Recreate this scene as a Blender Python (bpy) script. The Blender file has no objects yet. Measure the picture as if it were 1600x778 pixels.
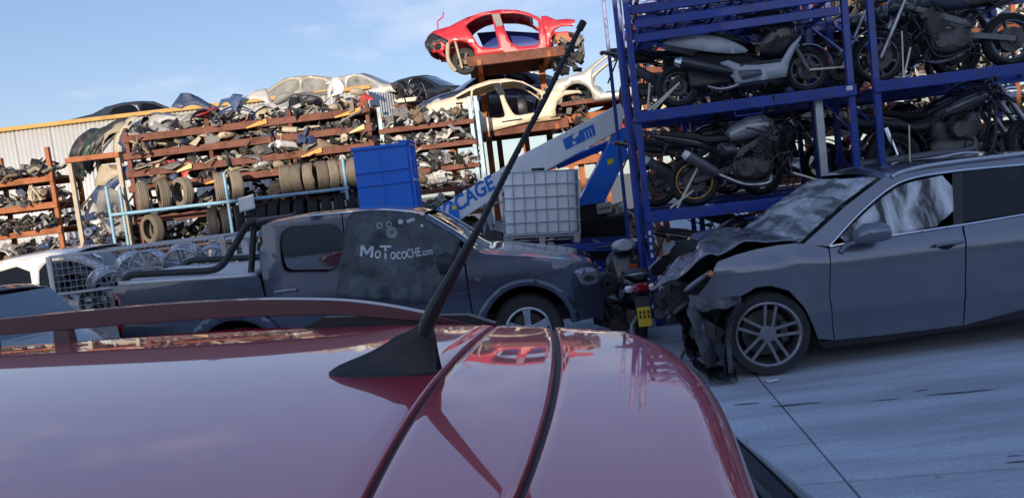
import bpy, bmesh, math, random
from mathutils import Vector, Matrix, noise
from mathutils.geometry import delaunay_2d_cdt
R = math.radians
random.seed(7)
SC = bpy.context.scene
COL = SC.collection
# ------------------------------------------------------------------ camera
CAM_H, PITCH, ROLL, FPX = 1.95, 4.8, 6.8, 1200.0
cam_d = bpy.data.cameras.new('camera'); cam = bpy.data.objects.new('camera', cam_d); COL.objects.link(cam)
cam_d.sensor_width = 36.0; cam_d.lens = 36.0 * FPX / 1600.0
cam_d.clip_start = 0.05; cam_d.clip_end = 4000.0
cam.location = (0, 0, CAM_H)
cam.rotation_euler = (Matrix.Rotation(R(90 - PITCH), 3, 'X') @ Matrix.Rotation(R(-ROLL), 3, 'Z')).to_euler()
SC.camera = cam
# ------------------------------------------------------------------ sky + sun
SUN_EL, SUN_AZ = 13.0, 190.0          # azimuth from +Y, clockwise towards +X: behind the camera, a little to its left
w = bpy.data.worlds.new('World'); SC.world = w; w.use_nodes = True
nt = w.node_tree; nt.nodes.clear()
wo = nt.nodes.new('ShaderNodeOutputWorld'); bg = nt.nodes.new('ShaderNodeBackground')
sky = nt.nodes.new('ShaderNodeTexSky'); sky.sky_type = 'NISHITA'; sky.sun_disc = False
sky.sun_elevation = R(SUN_EL); sky.sun_rotation = R(SUN_AZ); sky.altitude = 100
sky.air_density = 1.0; sky.dust_density = 0.6; sky.ozone_density = 4.0
tc = nt.nodes.new('ShaderNodeTexCoord'); mp = nt.nodes.new('ShaderNodeMapping'); mp.inputs['Scale'].default_value = (1.0, 1.0, 3.2)
cn = nt.nodes.new('ShaderNodeTexNoise'); cn.inputs['Scale'].default_value = 2.3; cn.inputs['Detail'].default_value = 7; cn.inputs['Roughness'].default_value = 0.6
cr = nt.nodes.new('ShaderNodeMapRange'); cr.inputs[1].default_value = 0.54; cr.inputs[2].default_value = 0.80; cr.inputs[3].default_value = 0.0; cr.inputs[4].default_value = 0.6
mx = nt.nodes.new('ShaderNodeMix'); mx.data_type = 'RGBA'; mx.inputs[7].default_value = (2.9, 2.8, 2.85, 1)
nt.links.new(tc.outputs['Generated'], mp.inputs[0]); nt.links.new(mp.outputs[0], cn.inputs['Vector'])
nt.links.new(cn.outputs[0], cr.inputs[0]); nt.links.new(cr.outputs[0], mx.inputs[0])
hs = nt.nodes.new('ShaderNodeHueSaturation'); hs.inputs['Saturation'].default_value = 1.16; hs.inputs['Hue'].default_value = 0.525; nt.links.new(sky.outputs[0], hs.inputs['Color']); gm = nt.nodes.new('ShaderNodeGamma'); gm.inputs[1].default_value = 0.48; nt.links.new(hs.outputs[0], gm.inputs[0]); nt.links.new(gm.outputs[0], mx.inputs[6]); nt.links.new(mx.outputs[2], bg.inputs[0])
bg.inputs[1].default_value = 0.15
nt.links.new(bg.outputs[0], wo.inputs[0])
sl = bpy.data.lights.new('sun', 'SUN'); sl.energy = 2.0; sl.angle = R(0.5); sl.color = (1.0, 0.86, 0.68)
sun = bpy.data.objects.new('sun', sl); COL.objects.link(sun)
_sd = Vector((math.sin(R(SUN_AZ)) * math.cos(R(SUN_EL)), math.cos(R(SUN_AZ)) * math.cos(R(SUN_EL)), math.sin(R(SUN_EL))))
sun.rotation_euler = (-_sd).to_track_quat('-Z', 'Y').to_euler(); sun.location = _sd * 60
vs = SC.view_settings; vs.view_transform = 'Standard'; vs.look = 'None'; vs.gamma = 1.0; vs.use_curve_mapping = False
vs.exposure = 1.40

# ------------------------------------------------------------------ pixel -> place
def ray(px, py):
    u = (px - 800) / FPX; v = (389 - py) / FPX
    r = R(ROLL); p = R(PITCH)
    ul = u * math.cos(r) + v * math.sin(r); vl = -u * math.sin(r) + v * math.cos(r)
    return Vector((ul, math.cos(p) + vl * math.sin(p), -math.sin(p) + vl * math.cos(p)))
def atY(px, py, Y):
    d = ray(px, py); return Vector((0, 0, CAM_H)) + d * (Y / d.y)
def atZ(px, py, Z):
    d = ray(px, py); return Vector((0, 0, CAM_H)) + d * ((Z - CAM_H) / d.z)
class Frame:
    """upright side plane of a thing: s to the right, y away from the camera, z up"""
    def __init__(f, x, Y, z=0.0, yaw=0.0, yin=None, W=1.8, tilt=0.0):
        f.O = Vector((x, Y, z)); f.yaw = yaw; f.W = W; f.tilt = tilt
        f.yin = yin or (lambda s, z: 0.0)
        f.M = Matrix.Translation(f.O) @ Matrix.Rotation(R(yaw), 4, 'Z') @ Matrix.Rotation(R(tilt), 4, 'Y')
        f.I = f.M.inverted()
    def t(f, px, py, off=None):
        o = f.I @ Vector((0, 0, CAM_H)); d = f.I.to_3x3() @ ray(px, py)
        y = 0.0 if off is None else off
        for _ in range(4):
            k = (y - o.y) / d.y; s = o.x + d.x * k; z = o.z + d.z * k
            if off is None: y = f.yin(s, z)
        return (s, z)
    def T(f, pts, off=None): return [f.t(a, b, off) for a, b in pts]

# ------------------------------------------------------------------ materials
MATS = {}
def mat(name, col, rough=0.5, metal=0.0, coat=0.0, var=0.0, vscale=6.0, bump=0.0, bscale=40.0, spec=0.5, rvar=0.0, objvar=0.0,
        dirt=None, dirt_amt=0.5, dirt_scale=3.0, alpha=1.0, trans=0.0, ior=1.5, coat_ior=1.5, emit=None):
    if name in MATS: return MATS[name]
    m = bpy.data.materials.new(name); m.use_nodes = True; MATS[name] = m
    n = m.node_tree.nodes; l = m.node_tree.links; b = n['Principled BSDF']
    b.inputs['Base Color'].default_value = (*col, 1); b.inputs['Roughness'].default_value = rough; b.inputs['Metallic'].default_value = metal
    b.inputs['Coat Weight'].default_value = coat; b.inputs['Coat Roughness'].default_value = 0.03; b.inputs['Coat IOR'].default_value = coat_ior
    b.inputs['Specular IOR Level'].default_value = spec; b.inputs['IOR'].default_value = ior
    b.inputs['Alpha'].default_value = alpha; b.inputs['Transmission Weight'].default_value = trans
    if var or bump or rvar or objvar or dirt:
        t = n.new('ShaderNodeTexCoord')
        oi = n.new('ShaderNodeObjectInfo')
        ad = n.new('ShaderNodeVectorMath'); ad.operation = 'ADD'
        l.new(t.outputs['Object'], ad.inputs[0])
        cx = n.new('ShaderNodeCombineXYZ'); mu = n.new('ShaderNodeMath'); mu.operation = 'MULTIPLY'; mu.inputs[1].default_value = 37.0
        l.new(oi.outputs['Random'], mu.inputs[0]); l.new(mu.outputs[0], cx.inputs[0]); l.new(cx.outputs[0], ad.inputs[1])
        vec = ad.outputs[0]
        cur = None
        if var or objvar:
            nz = n.new('ShaderNodeTexNoise'); nz.inputs['Scale'].default_value = vscale; nz.inputs['Detail'].default_value = 5; nz.inputs['Roughness'].default_value = 0.65
            l.new(vec, nz.inputs['Vector'])
            mr = n.new('ShaderNodeMapRange'); mr.inputs[1].default_value = 0.25; mr.inputs[2].default_value = 0.75
            mr.inputs[3].default_value = 1 - var; mr.inputs[4].default_value = 1 + var
            l.new(nz.outputs[0], mr.inputs[0])
            val = mr.outputs[0]
            if objvar:
                m2 = n.new('ShaderNodeMapRange'); m2.inputs[3].default_value = 1 - objvar; m2.inputs[4].default_value = 1 + objvar
                l.new(oi.outputs['Random'], m2.inputs[0])
                mm = n.new('ShaderNodeMath'); mm.operation = 'MULTIPLY'; l.new(val, mm.inputs[0]); l.new(m2.outputs[0], mm.inputs[1]); val = mm.outputs[0]
            vm = n.new('ShaderNodeVectorMath'); vm.operation = 'SCALE'; vm.inputs[0].default_value = col; l.new(val, vm.inputs['Scale'])
            cur = vm.outputs[0]
        if dirt:
            nd = n.new('ShaderNodeTexNoise'); nd.inputs['Scale'].default_value = dirt_scale; nd.inputs['Detail'].default_value = 8; nd.inputs['Roughness'].default_value = 0.7
            l.new(vec, nd.inputs['Vector'])
            rd = n.new('ShaderNodeMapRange'); rd.inputs[1].default_value = 0.48; rd.inputs[2].default_value = 0.68; rd.inputs[3].default_value = 0; rd.inputs[4].default_value = dirt_amt
            l.new(nd.outputs[0], rd.inputs[0])
            mc = n.new('ShaderNodeMix'); mc.data_type = 'RGBA'; l.new(rd.outputs[0], mc.inputs[0])
            if cur: l.new(cur, mc.inputs[6])
            else: mc.inputs[6].default_value = (*col, 1)
            mc.inputs[7].default_value = (*dirt, 1); cur = mc.outputs[2]
            ra = n.new('ShaderNodeMapRange'); ra.inputs[3].default_value = rough; ra.inputs[4].default_value = min(0.9, rough + 0.35)
            l.new(rd.outputs[0], ra.inputs[0]); l.new(ra.outputs[0], b.inputs['Roughness'])
        if cur: l.new(cur, b.inputs['Base Color'])
        if rvar:
            nr = n.new('ShaderNodeTexNoise'); nr.inputs['Scale'].default_value = vscale * 2.3; nr.inputs['Detail'].default_value = 6
            l.new(vec, nr.inputs['Vector'])
            rr = n.new('ShaderNodeMapRange'); rr.inputs[1].default_value = .3; rr.inputs[2].default_value = .7; rr.inputs[3].default_value = max(0.02, rough - rvar); rr.inputs[4].default_value = rough + rvar
            l.new(nr.outputs[0], rr.inputs[0]); l.new(rr.outputs[0], b.inputs['Roughness'])
        if bump:
            nb = n.new('ShaderNodeTexNoise'); nb.inputs['Scale'].default_value = bscale; nb.inputs['Detail'].default_value = 4
            l.new(vec, nb.inputs['Vector'])
            bp = n.new('ShaderNodeBump'); bp.inputs['Strength'].default_value = bump; bp.inputs['Distance'].default_value = 0.01
            l.new(nb.outputs[0], bp.inputs['Height']); l.new(bp.outputs[0], b.inputs['Normal'])
    if emit:
        b.inputs['Emission Color'].default_value = (*emit[0], 1); b.inputs['Emission Strength'].default_value = emit[1]
    return m
def carpaint(name, col, metal=0.5, rough=0.38, dirt=(.25, .23, .2), amt=.18, coat=1.0, cior=1.5):
    return mat(name, col, rough=rough, metal=metal, coat=coat, var=.06, vscale=3, dirt=dirt, dirt_amt=amt, dirt_scale=2.5, coat_ior=cior)
M_black = mat('black_plastic', (.018, .019, .022), .45, var=.25, bump=.15, bscale=120)
M_dark = mat('dark_cavity', (.008, .008, .009), .8)
M_rub = mat('tyre_rubber', (.022, .022, .023), .75, var=.3, vscale=9, bump=.25, bscale=60)
M_rubdusty = mat('dusty_tyre_rubber', (.20, .165, .12), .85, var=.22, vscale=7, bump=.3, bscale=50, objvar=.25)
M_alloy = mat('alloy', (.55, .56, .58), .28, 1.0, var=.1, dirt=(.16, .15, .14), dirt_amt=.5, dirt_scale=8)
M_steel = mat('steel', (.42, .42, .43), .35, 1.0, var=.15, dirt=(.12, .10, .09), dirt_amt=.5, dirt_scale=9)
M_galv = mat('galvanised_steel', (.50, .52, .55), .45, .85, var=.12, vscale=9)
M_chrome = mat('chrome', (.8, .81, .83), .08, 1.0)
M_engine = mat('dirty_engine_metal', (.12, .115, .11), .55, .6, var=.4, vscale=14, dirt=(.03, .025, .02), dirt_amt=.8, dirt_scale=7, bump=.4, bscale=45)
M_rust = mat('rusty_orange_paint', (.36, .105, .03), .62, .0, var=.28, vscale=5, dirt=(.11, .045, .02), dirt_amt=.85, dirt_scale=2.6, bump=.2, bscale=30)
M_rustd = mat('rusty_brown_paint', (.16, .045, .022), .65, .0, var=.3, vscale=5, dirt=(.07, .03, .016), dirt_amt=.85, dirt_scale=2.6, bump=.2, bscale=30)
M_blue = mat('blue_rack_paint', (.006, .044, .30), .38, .0, coat=.3, var=.3, vscale=5, dirt=(.10, .06, .05), dirt_amt=.55, dirt_scale=9, bump=.12, bscale=30)
M_bluelift = mat('bright_blue_paint', (.012, .19, .80), .36, .0, coat=.3, var=.1, vscale=4, dirt=(.10, .13, .20), dirt_amt=.45, dirt_scale=4, bump=.06, bscale=6)
M_glassd = mat('tinted_glass', (.006, .007, .009), .03, spec=.35)
M_glassc = mat('car_glass', (.02, .026, .03), .03, spec=.7)
M_head = mat('lamp_lens', (.55, .58, .6), .06, .3, coat=1)
M_redl = mat('red_lamp_lens', (.28, .008, .01), .1, coat=1)
M_orl = mat('orange_lamp_lens', (.6, .16, .01), .1, coat=1)
M_white = mat('white_paint', (.78, .78, .76), .4, var=.05, dirt=(.35, .31, .26), dirt_amt=.3, dirt_scale=3)
M_strap = mat('cream_strap', (.70, .66, .48), .7, var=.1)

# ------------------------------------------------------------------ meshes
def chaikin(p, k=2, closed=True):
    for _ in range(k):
        q = []; n = len(p)
        if not closed: q.append(p[0])
        for i in range(n if closed else n - 1):
            a = p[i]; b = p[(i + 1) % n]
            q.append(tuple(.75 * x + .25 * y for x, y in zip(a, b))); q.append(tuple(.25 * x + .75 * y for x, y in zip(a, b)))
        if not closed: q.append(p[-1])
        p = q
    return p
def catmull(p, n=6, closed=False):
    p = [Vector(x) for x in p]; out = []; N = len(p)
    for i in range(N if closed else N - 1):
        if closed: a, b, c, d = p[i - 1], p[i], p[(i + 1) % N], p[(i + 2) % N]
        else: a, b, c, d = p[max(i - 1, 0)], p[i], p[i + 1], p[min(i + 2, N - 1)]
        for k in range(n):
            t = k / n
            out.append(.5 * ((2 * b) + (c - a) * t + (2 * a - 5 * b + 4 * c - d) * t * t + (3 * b - a - 3 * c + d) * t ** 3))
    if not closed: out.append(p[-1])
    return out
def inpoly(x, z, P):
    c = False; j = len(P) - 1
    for i in range(len(P)):
        xi, zi = P[i]; xj, zj = P[j]
        if (zi > z) != (zj > z) and x < (xj - xi) * (z - zi) / (zj - zi) + xi: c = not c
        j = i
    return c
def densify(P, h):
    q = []; n = len(P)
    for i in range(n):
        a = P[i]; b = P[(i + 1) % n]; L = math.hypot(b[0] - a[0], b[1] - a[1]); k = max(1, int(math.ceil(L / h)))
        for j in range(k): q.append((a[0] + (b[0] - a[0]) * j / k, a[1] + (b[1] - a[1]) * j / k))
    return q
def segd(px, pz, P):
    best = 1e9
    for i in range(len(P)):
        a = P[i]; b = P[(i + 1) % len(P)]
        dx = b[0] - a[0]; dz = b[1] - a[1]; L = dx * dx + dz * dz or 1e-12
        t = max(0, min(1, ((px - a[0]) * dx + (pz - a[1]) * dz) / L))
        d = (px - a[0] - t * dx) ** 2 + (pz - a[1] - t * dz) ** 2
        if d < best: best = d
    return math.sqrt(best)
def area2(P): return sum(P[i - 1][0] * P[i][1] - P[i][0] * P[i - 1][1] for i in range(len(P))) / 2
class MB:
    def __init__(s): s.v = []; s.f = []
    def add(s, V, F):
        o = len(s.v); s.v += [Vector(x) for x in V]; s.f += [tuple(i + o for i in f) for f in F]; return s
    def box(s, c, d, rot=None, taper=1.0):
        hx, hy, hz = d[0] / 2, d[1] / 2, d[2] / 2
        V = [Vector((x * (taper if z > 0 else 1) * hx, y * (taper if z > 0 else 1) * hy, z * hz)) for z in (-1, 1) for x, y in ((-1, -1), (1, -1), (1, 1), (-1, 1))]
        if rot is not None: V = [rot @ v for v in V]
        c = Vector(c)
        return s.add([v + c for v in V], [(3, 2, 1, 0), (4, 5, 6, 7), (0, 1, 5, 4), (1, 2, 6, 5), (2, 3, 7, 6), (3, 0, 4, 7)])
    def bar(s, p, q, a, b, up=(0, 0, 1)):
        p = Vector(p); q = Vector(q); d = (q - p); L = d.length; d.normalize(); u = Vector(up)
        if abs(d.dot(u)) > .98: u = Vector((0, 1, 0))
        x = d.cross(u).normalized(); y = x.cross(d)
        rot = Matrix((d, x, y)).transposed()
        return s.box((p + q) / 2, (L, a, b), rot)
    def tube(s, pts, r, n=8, closed=False, cap=True, sq=1.0):
        P = [Vector(p) for p in pts]; N = len(P)
        rr = r if isinstance(r, (list, tuple)) else [r] * N
        V = []; F = []; prev = None
        for i in range(N):
            d = (P[(i + 1) % N] - P[i - 1]) if closed else (P[min(i + 1, N - 1)] - P[max(i - 1, 0)])
            if d.length < 1e-9: d = Vector((0, 0, 1))
            d.normalize()
            if prev is None:
                u = Vector((0, 0, 1)) if abs(d.z) < .9 else Vector((1, 0, 0))
                x = d.cross(u).normalized()
            else:
                x = (prev - d * prev.dot(d))
                x = x.normalized() if x.length > 1e-6 else d.orthogonal().normalized()
            prev = x; y = d.cross(x)
            for k in range(n):
                a = 2 * math.pi * k / n; V.append(P[i] + x * math.cos(a) * rr[i] + y * math.sin(a) * rr[i] * sq)
        for i in range(N if closed else N - 1):
            for k in range(n):
                a = i * n + k; b = i * n + (k + 1) % n; j = ((i + 1) % N) * n
                F.append((a, b, j + (k + 1) % n, j + k))
        if cap and not closed:
            F.append(tuple(range(n - 1, -1, -1))); F.append(tuple((N - 1) * n + k for k in range(n)))
        return s.add(V, F)
    def lathe(s, prof, n=24, c=(0, 0, 0), axis='y', closed=False, arc=1.0):
        V = []; F = []; m = len(prof)
        for k in range(n + (arc < 1)):
            a = 2 * math.pi * arc * k / n
            for r, h in prof:
                x, z = r * math.cos(a), r * math.sin(a)
                V.append(Vector({'y': (x, h, z), 'z': (x, z, h), 'x': (h, x, z)}[axis]) + Vector(c))
        for k in range(n):
            k2 = (k + 1) % n if arc == 1 else k + 1
            for i in range(m if closed else m - 1):
                j = (i + 1) % m
                F.append((k * m + i, k2 * m + i, k2 * m + j, k * m + j))
        return s.add(V, F)
    def prism(s, P, y0, y1, f=None):
        n = len(P)
        if area2(P) < 0: P = P[::-1]
        g = f or (lambda a, y, b: (a, y, b))
        V = [g(a, y0, b) for a, b in P] + [g(a, y1, b) for a, b in P]
        F = [tuple(range(n)), tuple(range(2 * n - 1, n - 1, -1))] + [(i, i + n, (i + 1) % n + n, (i + 1) % n) for i in range(n)]
        return s.add(V, F)
    def grid(s, fn, nu, nv, flip=False):
        V = [fn(i / nu, j / nv) for i in range(nu + 1) for j in range(nv + 1)]
        F = []
        for i in range(nu):
            for j in range(nv):
                a = i * (nv + 1) + j; q = (a, a + nv + 1, a + nv + 2, a + 1)
                F.append(q[::-1] if flip else q)
        return s.add(V, F)
    def panel(s, out, holes=(), h=.12, fn=None, flip=False):
        fn = fn or (lambda a, b: (a, 0, b))
        loops = [densify(out, h)] + [densify(q, h) for q in holes]
        pts = []; ed = []
        for L in loops:
            o = len(pts); pts += L; ed += [(o + i, o + (i + 1) % len(L)) for i in range(len(L))]
        xs = [p[0] for p in loops[0]]; zs = [p[1] for p in loops[0]]
        x = min(xs) + h * .5
        while x < max(xs):
            z = min(zs) + h * .5
            while z < max(zs):
                if inpoly(x, z, out) and not any(inpoly(x, z, q) for q in holes) and min(segd(x, z, L) for L in [out] + list(holes)) > h * .45: pts.append((x, z))
                z += h
            x += h
        r = delaunay_2d_cdt([Vector(p) for p in pts], ed, [], 0, 1e-5)
        v2, f2 = r[0], r[2]; F = []
        for f in f2:
            cx = sum(v2[i].x for i in f) / len(f); cz = sum(v2[i].y for i in f) / len(f)
            if inpoly(cx, cz, out) and not any(inpoly(cx, cz, q) for q in holes):
                a, b, c = (v2[i] for i in f[:3])
                ccw = (b - a).cross(c - a) > 0
                F.append(tuple(f) if ccw != flip else tuple(f)[::-1])
        return s.add([fn(p.x, p.y) for p in v2], F)
    def blob(s, secs, n=14, p=2.4, cap=True):
        """loft of superellipse sections: (x, y, z, ry, rz) across x"""
        V = []; F = []; m = len(secs)
        for (x, y, z, ry, rz) in secs:
            for k in range(n):
                a = 2 * math.pi * k / n; ca, sa = math.cos(a), math.sin(a)
                V.append((x, y + ry * math.copysign(abs(ca) ** (2 / p), ca), z + rz * math.copysign(abs(sa) ** (2 / p), sa)))
        for i in range(m - 1):
            for k in range(n):
                F.append((i * n + k, i * n + (k + 1) % n, (i + 1) * n + (k + 1) % n, (i + 1) * n + k))
        if cap: F.append(tuple(range(n - 1, -1, -1))); F.append(tuple((m - 1) * n + k for k in range(n)))
        return s.add(V, F)
    def xf(s, Mx, start=0):
        for i in range(start, len(s.v)): s.v[i] = Mx @ s.v[i]
        return s
    def mesh(s, name, ang=38):
        me = bpy.data.meshes.new(name); me.from_pydata([tuple(v) for v in s.v], [], s.f); me.validate()
        bm = bmesh.new(); bm.from_mesh(me); bmesh.ops.remove_doubles(bm, verts=bm.verts, dist=1e-5); bm.to_mesh(me); bm.free()
        me.shade_smooth(); me.set_sharp_from_angle(angle=R(ang)); me.update()
        return me
def link(name, me, m, parent=None, loc=None, rot=None, bevel=0, solid=0, sub=0):
    o = bpy.data.objects.new(name, me); COL.objects.link(o)
    if m is not None and not me.materials: me.materials.append(m)
    if parent: o.parent = parent
    if loc is not None: o.location = loc
    if rot is not None: o.rotation_euler = rot
    if solid:
        k = o.modifiers.new('solid', 'SOLIDIFY'); k.thickness = solid; k.offset = -1
    if sub:
        k = o.modifiers.new('sub', 'SUBSURF'); k.levels = sub; k.render_levels = sub
    if bevel:
        k = o.modifiers.new('bevel', 'BEVEL'); k.width = bevel; k.segments = 2; k.limit_method = 'ANGLE'; k.angle_limit = R(40)
    return o
def part(name, mb, m, parent=None, ang=38, **kw): return link(name, mb.mesh(name, ang), m, parent, **kw)
def tag(o, label=None, cat=None, group=None, kind=None):
    if label: o['label'] = label
    if cat: o['category'] = cat
    if group: o['group'] = group
    if kind: o['kind'] = kind
    return o
def empty(name, loc=(0, 0, 0), rot=(0, 0, 0), label=None, cat=None, group=None):
    o = bpy.data.objects.new(name, None); COL.objects.link(o); o.location = loc; o.rotation_euler = rot; o.empty_display_size = .2
    return tag(o, label, cat, group)
def kids(o): return [c for c in bpy.data.objects if c.parent == o]
KIDC = {}
def tree(o): return [(c, tree(c)) for c in kids(o)]
def copy_tree(o, label=None, loc=None, rot=None, group=None, parent=None, _t=None):
    if _t is None:
        if o.name not in KIDC: KIDC[o.name] = tree(o)
        _t = KIDC[o.name]
    c = o.copy(); COL.objects.link(c); c.parent = parent
    if label: c['label'] = label
    if group: c['group'] = group
    if loc is not None: c.location = loc
    if rot is not None: c.rotation_euler = rot
    for k, sub in _t: copy_tree(k, parent=c, _t=sub)
    return c
def text_mesh(body, size, extr=.002, shear=0.0, offset=0.0, spacing=1.0):
    cu = bpy.data.curves.new('lettering', 'FONT'); cu.body = body; cu.size = size; cu.extrude = extr; cu.shear = shear; cu.offset = offset; cu.space_character = spacing
    o = bpy.data.objects.new('lettering_tmp', cu); COL.objects.link(o)
    dg = bpy.context.evaluated_depsgraph_get(); me = bpy.data.meshes.new_from_object(o.evaluated_get(dg))
    bpy.data.objects.remove(o); bpy.data.curves.remove(cu)
    bm = bmesh.new(); bm.from_mesh(me); bmesh.ops.triangulate(bm, faces=bm.faces); bm.to_mesh(me); bm.free()
    return me
# ------------------------------------------------------------------ ground
def concrete_mat(name, scale=1.0, base=(.52, .56, .62)):
    m = bpy.data.materials.new(name); m.use_nodes = True
    n = m.node_tree.nodes; l = m.node_tree.links; b = n['Principled BSDF']
    g = n.new('ShaderNodeNewGeometry')
    def noise_(sc, det, vec=None, rough=.6):
        t = n.new('ShaderNodeTexNoise'); t.inputs['Scale'].default_value = sc; t.inputs['Detail'].default_value = det; t.inputs['Roughness'].default_value = rough
        l.new(vec or g.outputs['Position'], t.inputs['Vector']); return t.outputs[0]
    def mr(src, a, b_, c, d):
        t = n.new('ShaderNodeMapRange'); t.inputs[1].default_value = a; t.inputs[2].default_value = b_; t.inputs[3].default_value = c; t.inputs[4].default_value = d
        l.new(src, t.inputs[0]); return t.outputs[0]
    def mul(a, c):
        t = n.new('ShaderNodeMath'); t.operation = 'MULTIPLY'; l.new(a, t.inputs[0]); l.new(c, t.inputs[1]); return t.outputs[0]
    mp = n.new('ShaderNodeMapping'); mp.inputs['Scale'].default_value = (.35, 2.6, 1); mp.inputs['Rotation'].default_value = (0, 0, R(6)); l.new(g.outputs['Position'], mp.inputs[0])
    st = mr(noise_(1.3, 6, mp.outputs[0], .62), .38, .64, .80, 1.14)          # tyre-brushed streaks
    mp2 = n.new('ShaderNodeMapping'); mp2.inputs['Scale'].default_value = (.5, 4.5, 1); mp2.inputs['Rotation'].default_value = (0, 0, R(4)); mp2.inputs['Location'].default_value = (3.1, 7.7, 0); l.new(g.outputs['Position'], mp2.inputs[0])
    oil = mr(noise_(1.05, 5, mp2.outputs[0], .55), .66, .74, 1.0, .70)          # oil runs
    big = mr(noise_(.35, 4), .3, .7, .82, 1.12)
    fine = mr(noise_(38, 5, None, .7), .3, .7, .78, 1.14)
    spk = mr(noise_(9, 3, None, .5), .70, .76, 1.0, .62)
    v = mul(mul(mul(st, oil), spk), mul(big, fine))
    sc = n.new('ShaderNodeVectorMath'); sc.operation = 'SCALE'; sc.inputs[0].default_value = base; l.new(v, sc.inputs['Scale'])
    l.new(sc.outputs[0], b.inputs['Base Color'])
    l.new(mr(noise_(6, 5), .3, .7, .62, .88), b.inputs['Roughness'])
    bp = n.new('ShaderNodeBump'); bp.inputs['Strength'].default_value = .25; bp.inputs['Distance'].default_value = .004
    l.new(noise_(60, 6, None, .7), bp.inputs['Height']); l.new(bp.outputs[0], b.inputs['Normal'])
    return m
M_conc = concrete_mat('yard_concrete')
M_dirt = mat('packed_dirt', (.20, .185, .16), .9, var=.3, vscale=.4, bump=.4, bscale=8)
gnd = tag(part('ground', MB().box((0, 0, -.55), (900, 900, 1.0)), M_dirt), kind='structure')
gx, gy = Vector((math.cos(R(-6)), math.sin(R(-6)), 0)), Vector((-math.sin(R(-6)), math.cos(R(-6)), 0))
org = atZ(1240, 757, 0) + gx * .30
slab_me = None
Mr = Matrix.Rotation(R(-6), 4, 'Z')
SW = 5.0
for i in range(-4, 4):
    for j in range(-3, 6):
        if slab_me is None:
            mbs = MB().box((SW / 2, SW / 2, -.06), (SW - .014, SW - .014, .12)); slab_me = mbs.mesh('concrete_slab')
            slab_me.materials.append(M_conc)
        o = link('concrete_slab', slab_me, None, gnd, loc=org + gx * (i * SW) + gy * (j * SW), rot=(0, 0, R(-6)), bevel=.006)
# small stains and litter on the concrete
def splat(name, c, rx, ry, seed, m, z=.004):
    rnd = random.Random(seed); P = []
    for k in range(26):
        a = 2 * math.pi * k / 26; f = .55 + .6 * rnd.random()
        P.append((c[0] + math.cos(a) * rx * f, c[1] + math.sin(a) * ry * f + math.cos(a) * rx * f * -.10))
    mb = MB(); mb.panel(P, h=.08, fn=lambda a, b: (a, b, z), flip=False)
    o = part(name, mb, m); tag(o, kind='structure'); return o
M_oil = mat('oil_stain', (.13, .135, .15), .55, var=.3, vscale=20)
for k, (px, py, rx, ry) in enumerate([(1245, 632, .20, .022), (1168, 631, .13, .016), (1505, 613, .30, .018), (1440, 610, .06, .01), (1380, 625, .12, .009), (1597, 721, .10, .014), (1166, 690, .012, .012), (1585, 712, .05, .006)]):
    p = atZ(px, py, 0); splat('oil_stain', (p.x, p.y), rx, ry, 30 + k, M_oil)
# crumpled paper scrap by the wheel
p = atZ(1207, 597, 0); mb = MB()
mb.grid(lambda u, v: (p.x - .05 + .1 * u, p.y - .03 + .06 * v, .012 + .028 * abs(noise.noise((u * 4.1, v * 3.3, 2.2)))), 8, 6)
tag(part('paper_scrap', mb, M_white, ang=10, solid=.002), 'crumpled white paper scrap on the concrete by the silver wheel', 'litter')

# ------------------------------------------------------------------ warehouse on the other side of the yard (behind the camera): it casts the shade
WH_Y, WH_H = -25.0, 12.0
M_wh = mat('warehouse_cladding', (.20, .22, .25), .6, var=.06, vscale=1.5)
wh = empty('warehouse', (12, WH_Y - 9, 0), label='grey clad warehouse whose shade covers the near half of the yard', cat='building')
x0, x1 = -25.0, -7.0
mb = MB(); mb.box(((x0 + x1) / 2, 0, WH_H / 2), (x1 - x0, 18, WH_H)); part('wall', mb, M_wh, wh)
mb = MB(); mb.box(((x0 + x1) / 2, 0, WH_H + .06), (x1 - x0 + .3, 18.0, .12)); part('roof', mb, M_galv, wh)
mb = MB(); mb.box((-12, 9.02, 2.2), (4.2, .06, 4.4))
for k in range(10): mb.box((-12, 9.06, .25 + k * .43), (4.1, .04, .38))
part('roller_door', mb, M_galv, wh)
# unseen low blocks added beside the warehouse to darken reflections on the cars
for sx0, sx1, nm in ((-75.0, -13.4, 'added long low dark block for reflections beside the warehouse roller door'), (5.4, 70.0, 'added long low dark block for reflections beyond the warehouse end wall')):
    sd = empty('added_low_block', ((sx0 + sx1) / 2, WH_Y - 4, 0), label=nm, cat='building')
    part('wall', MB().box((0, 0, 2.4), (sx1 - sx0, 8, 4.8)), mat('added_block_dark', (.10, .085, .08), .85, var=.2, vscale=2), sd)
    part('roof', MB().prism([(-4.3, 4.8), (4.3, 4.8), (0, 5.5)], -(sx1 - sx0) / 2 - .2, (sx1 - sx0) / 2 + .2, f=lambda a, y, b: (y, a, b)), M_rustd, sd)

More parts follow.
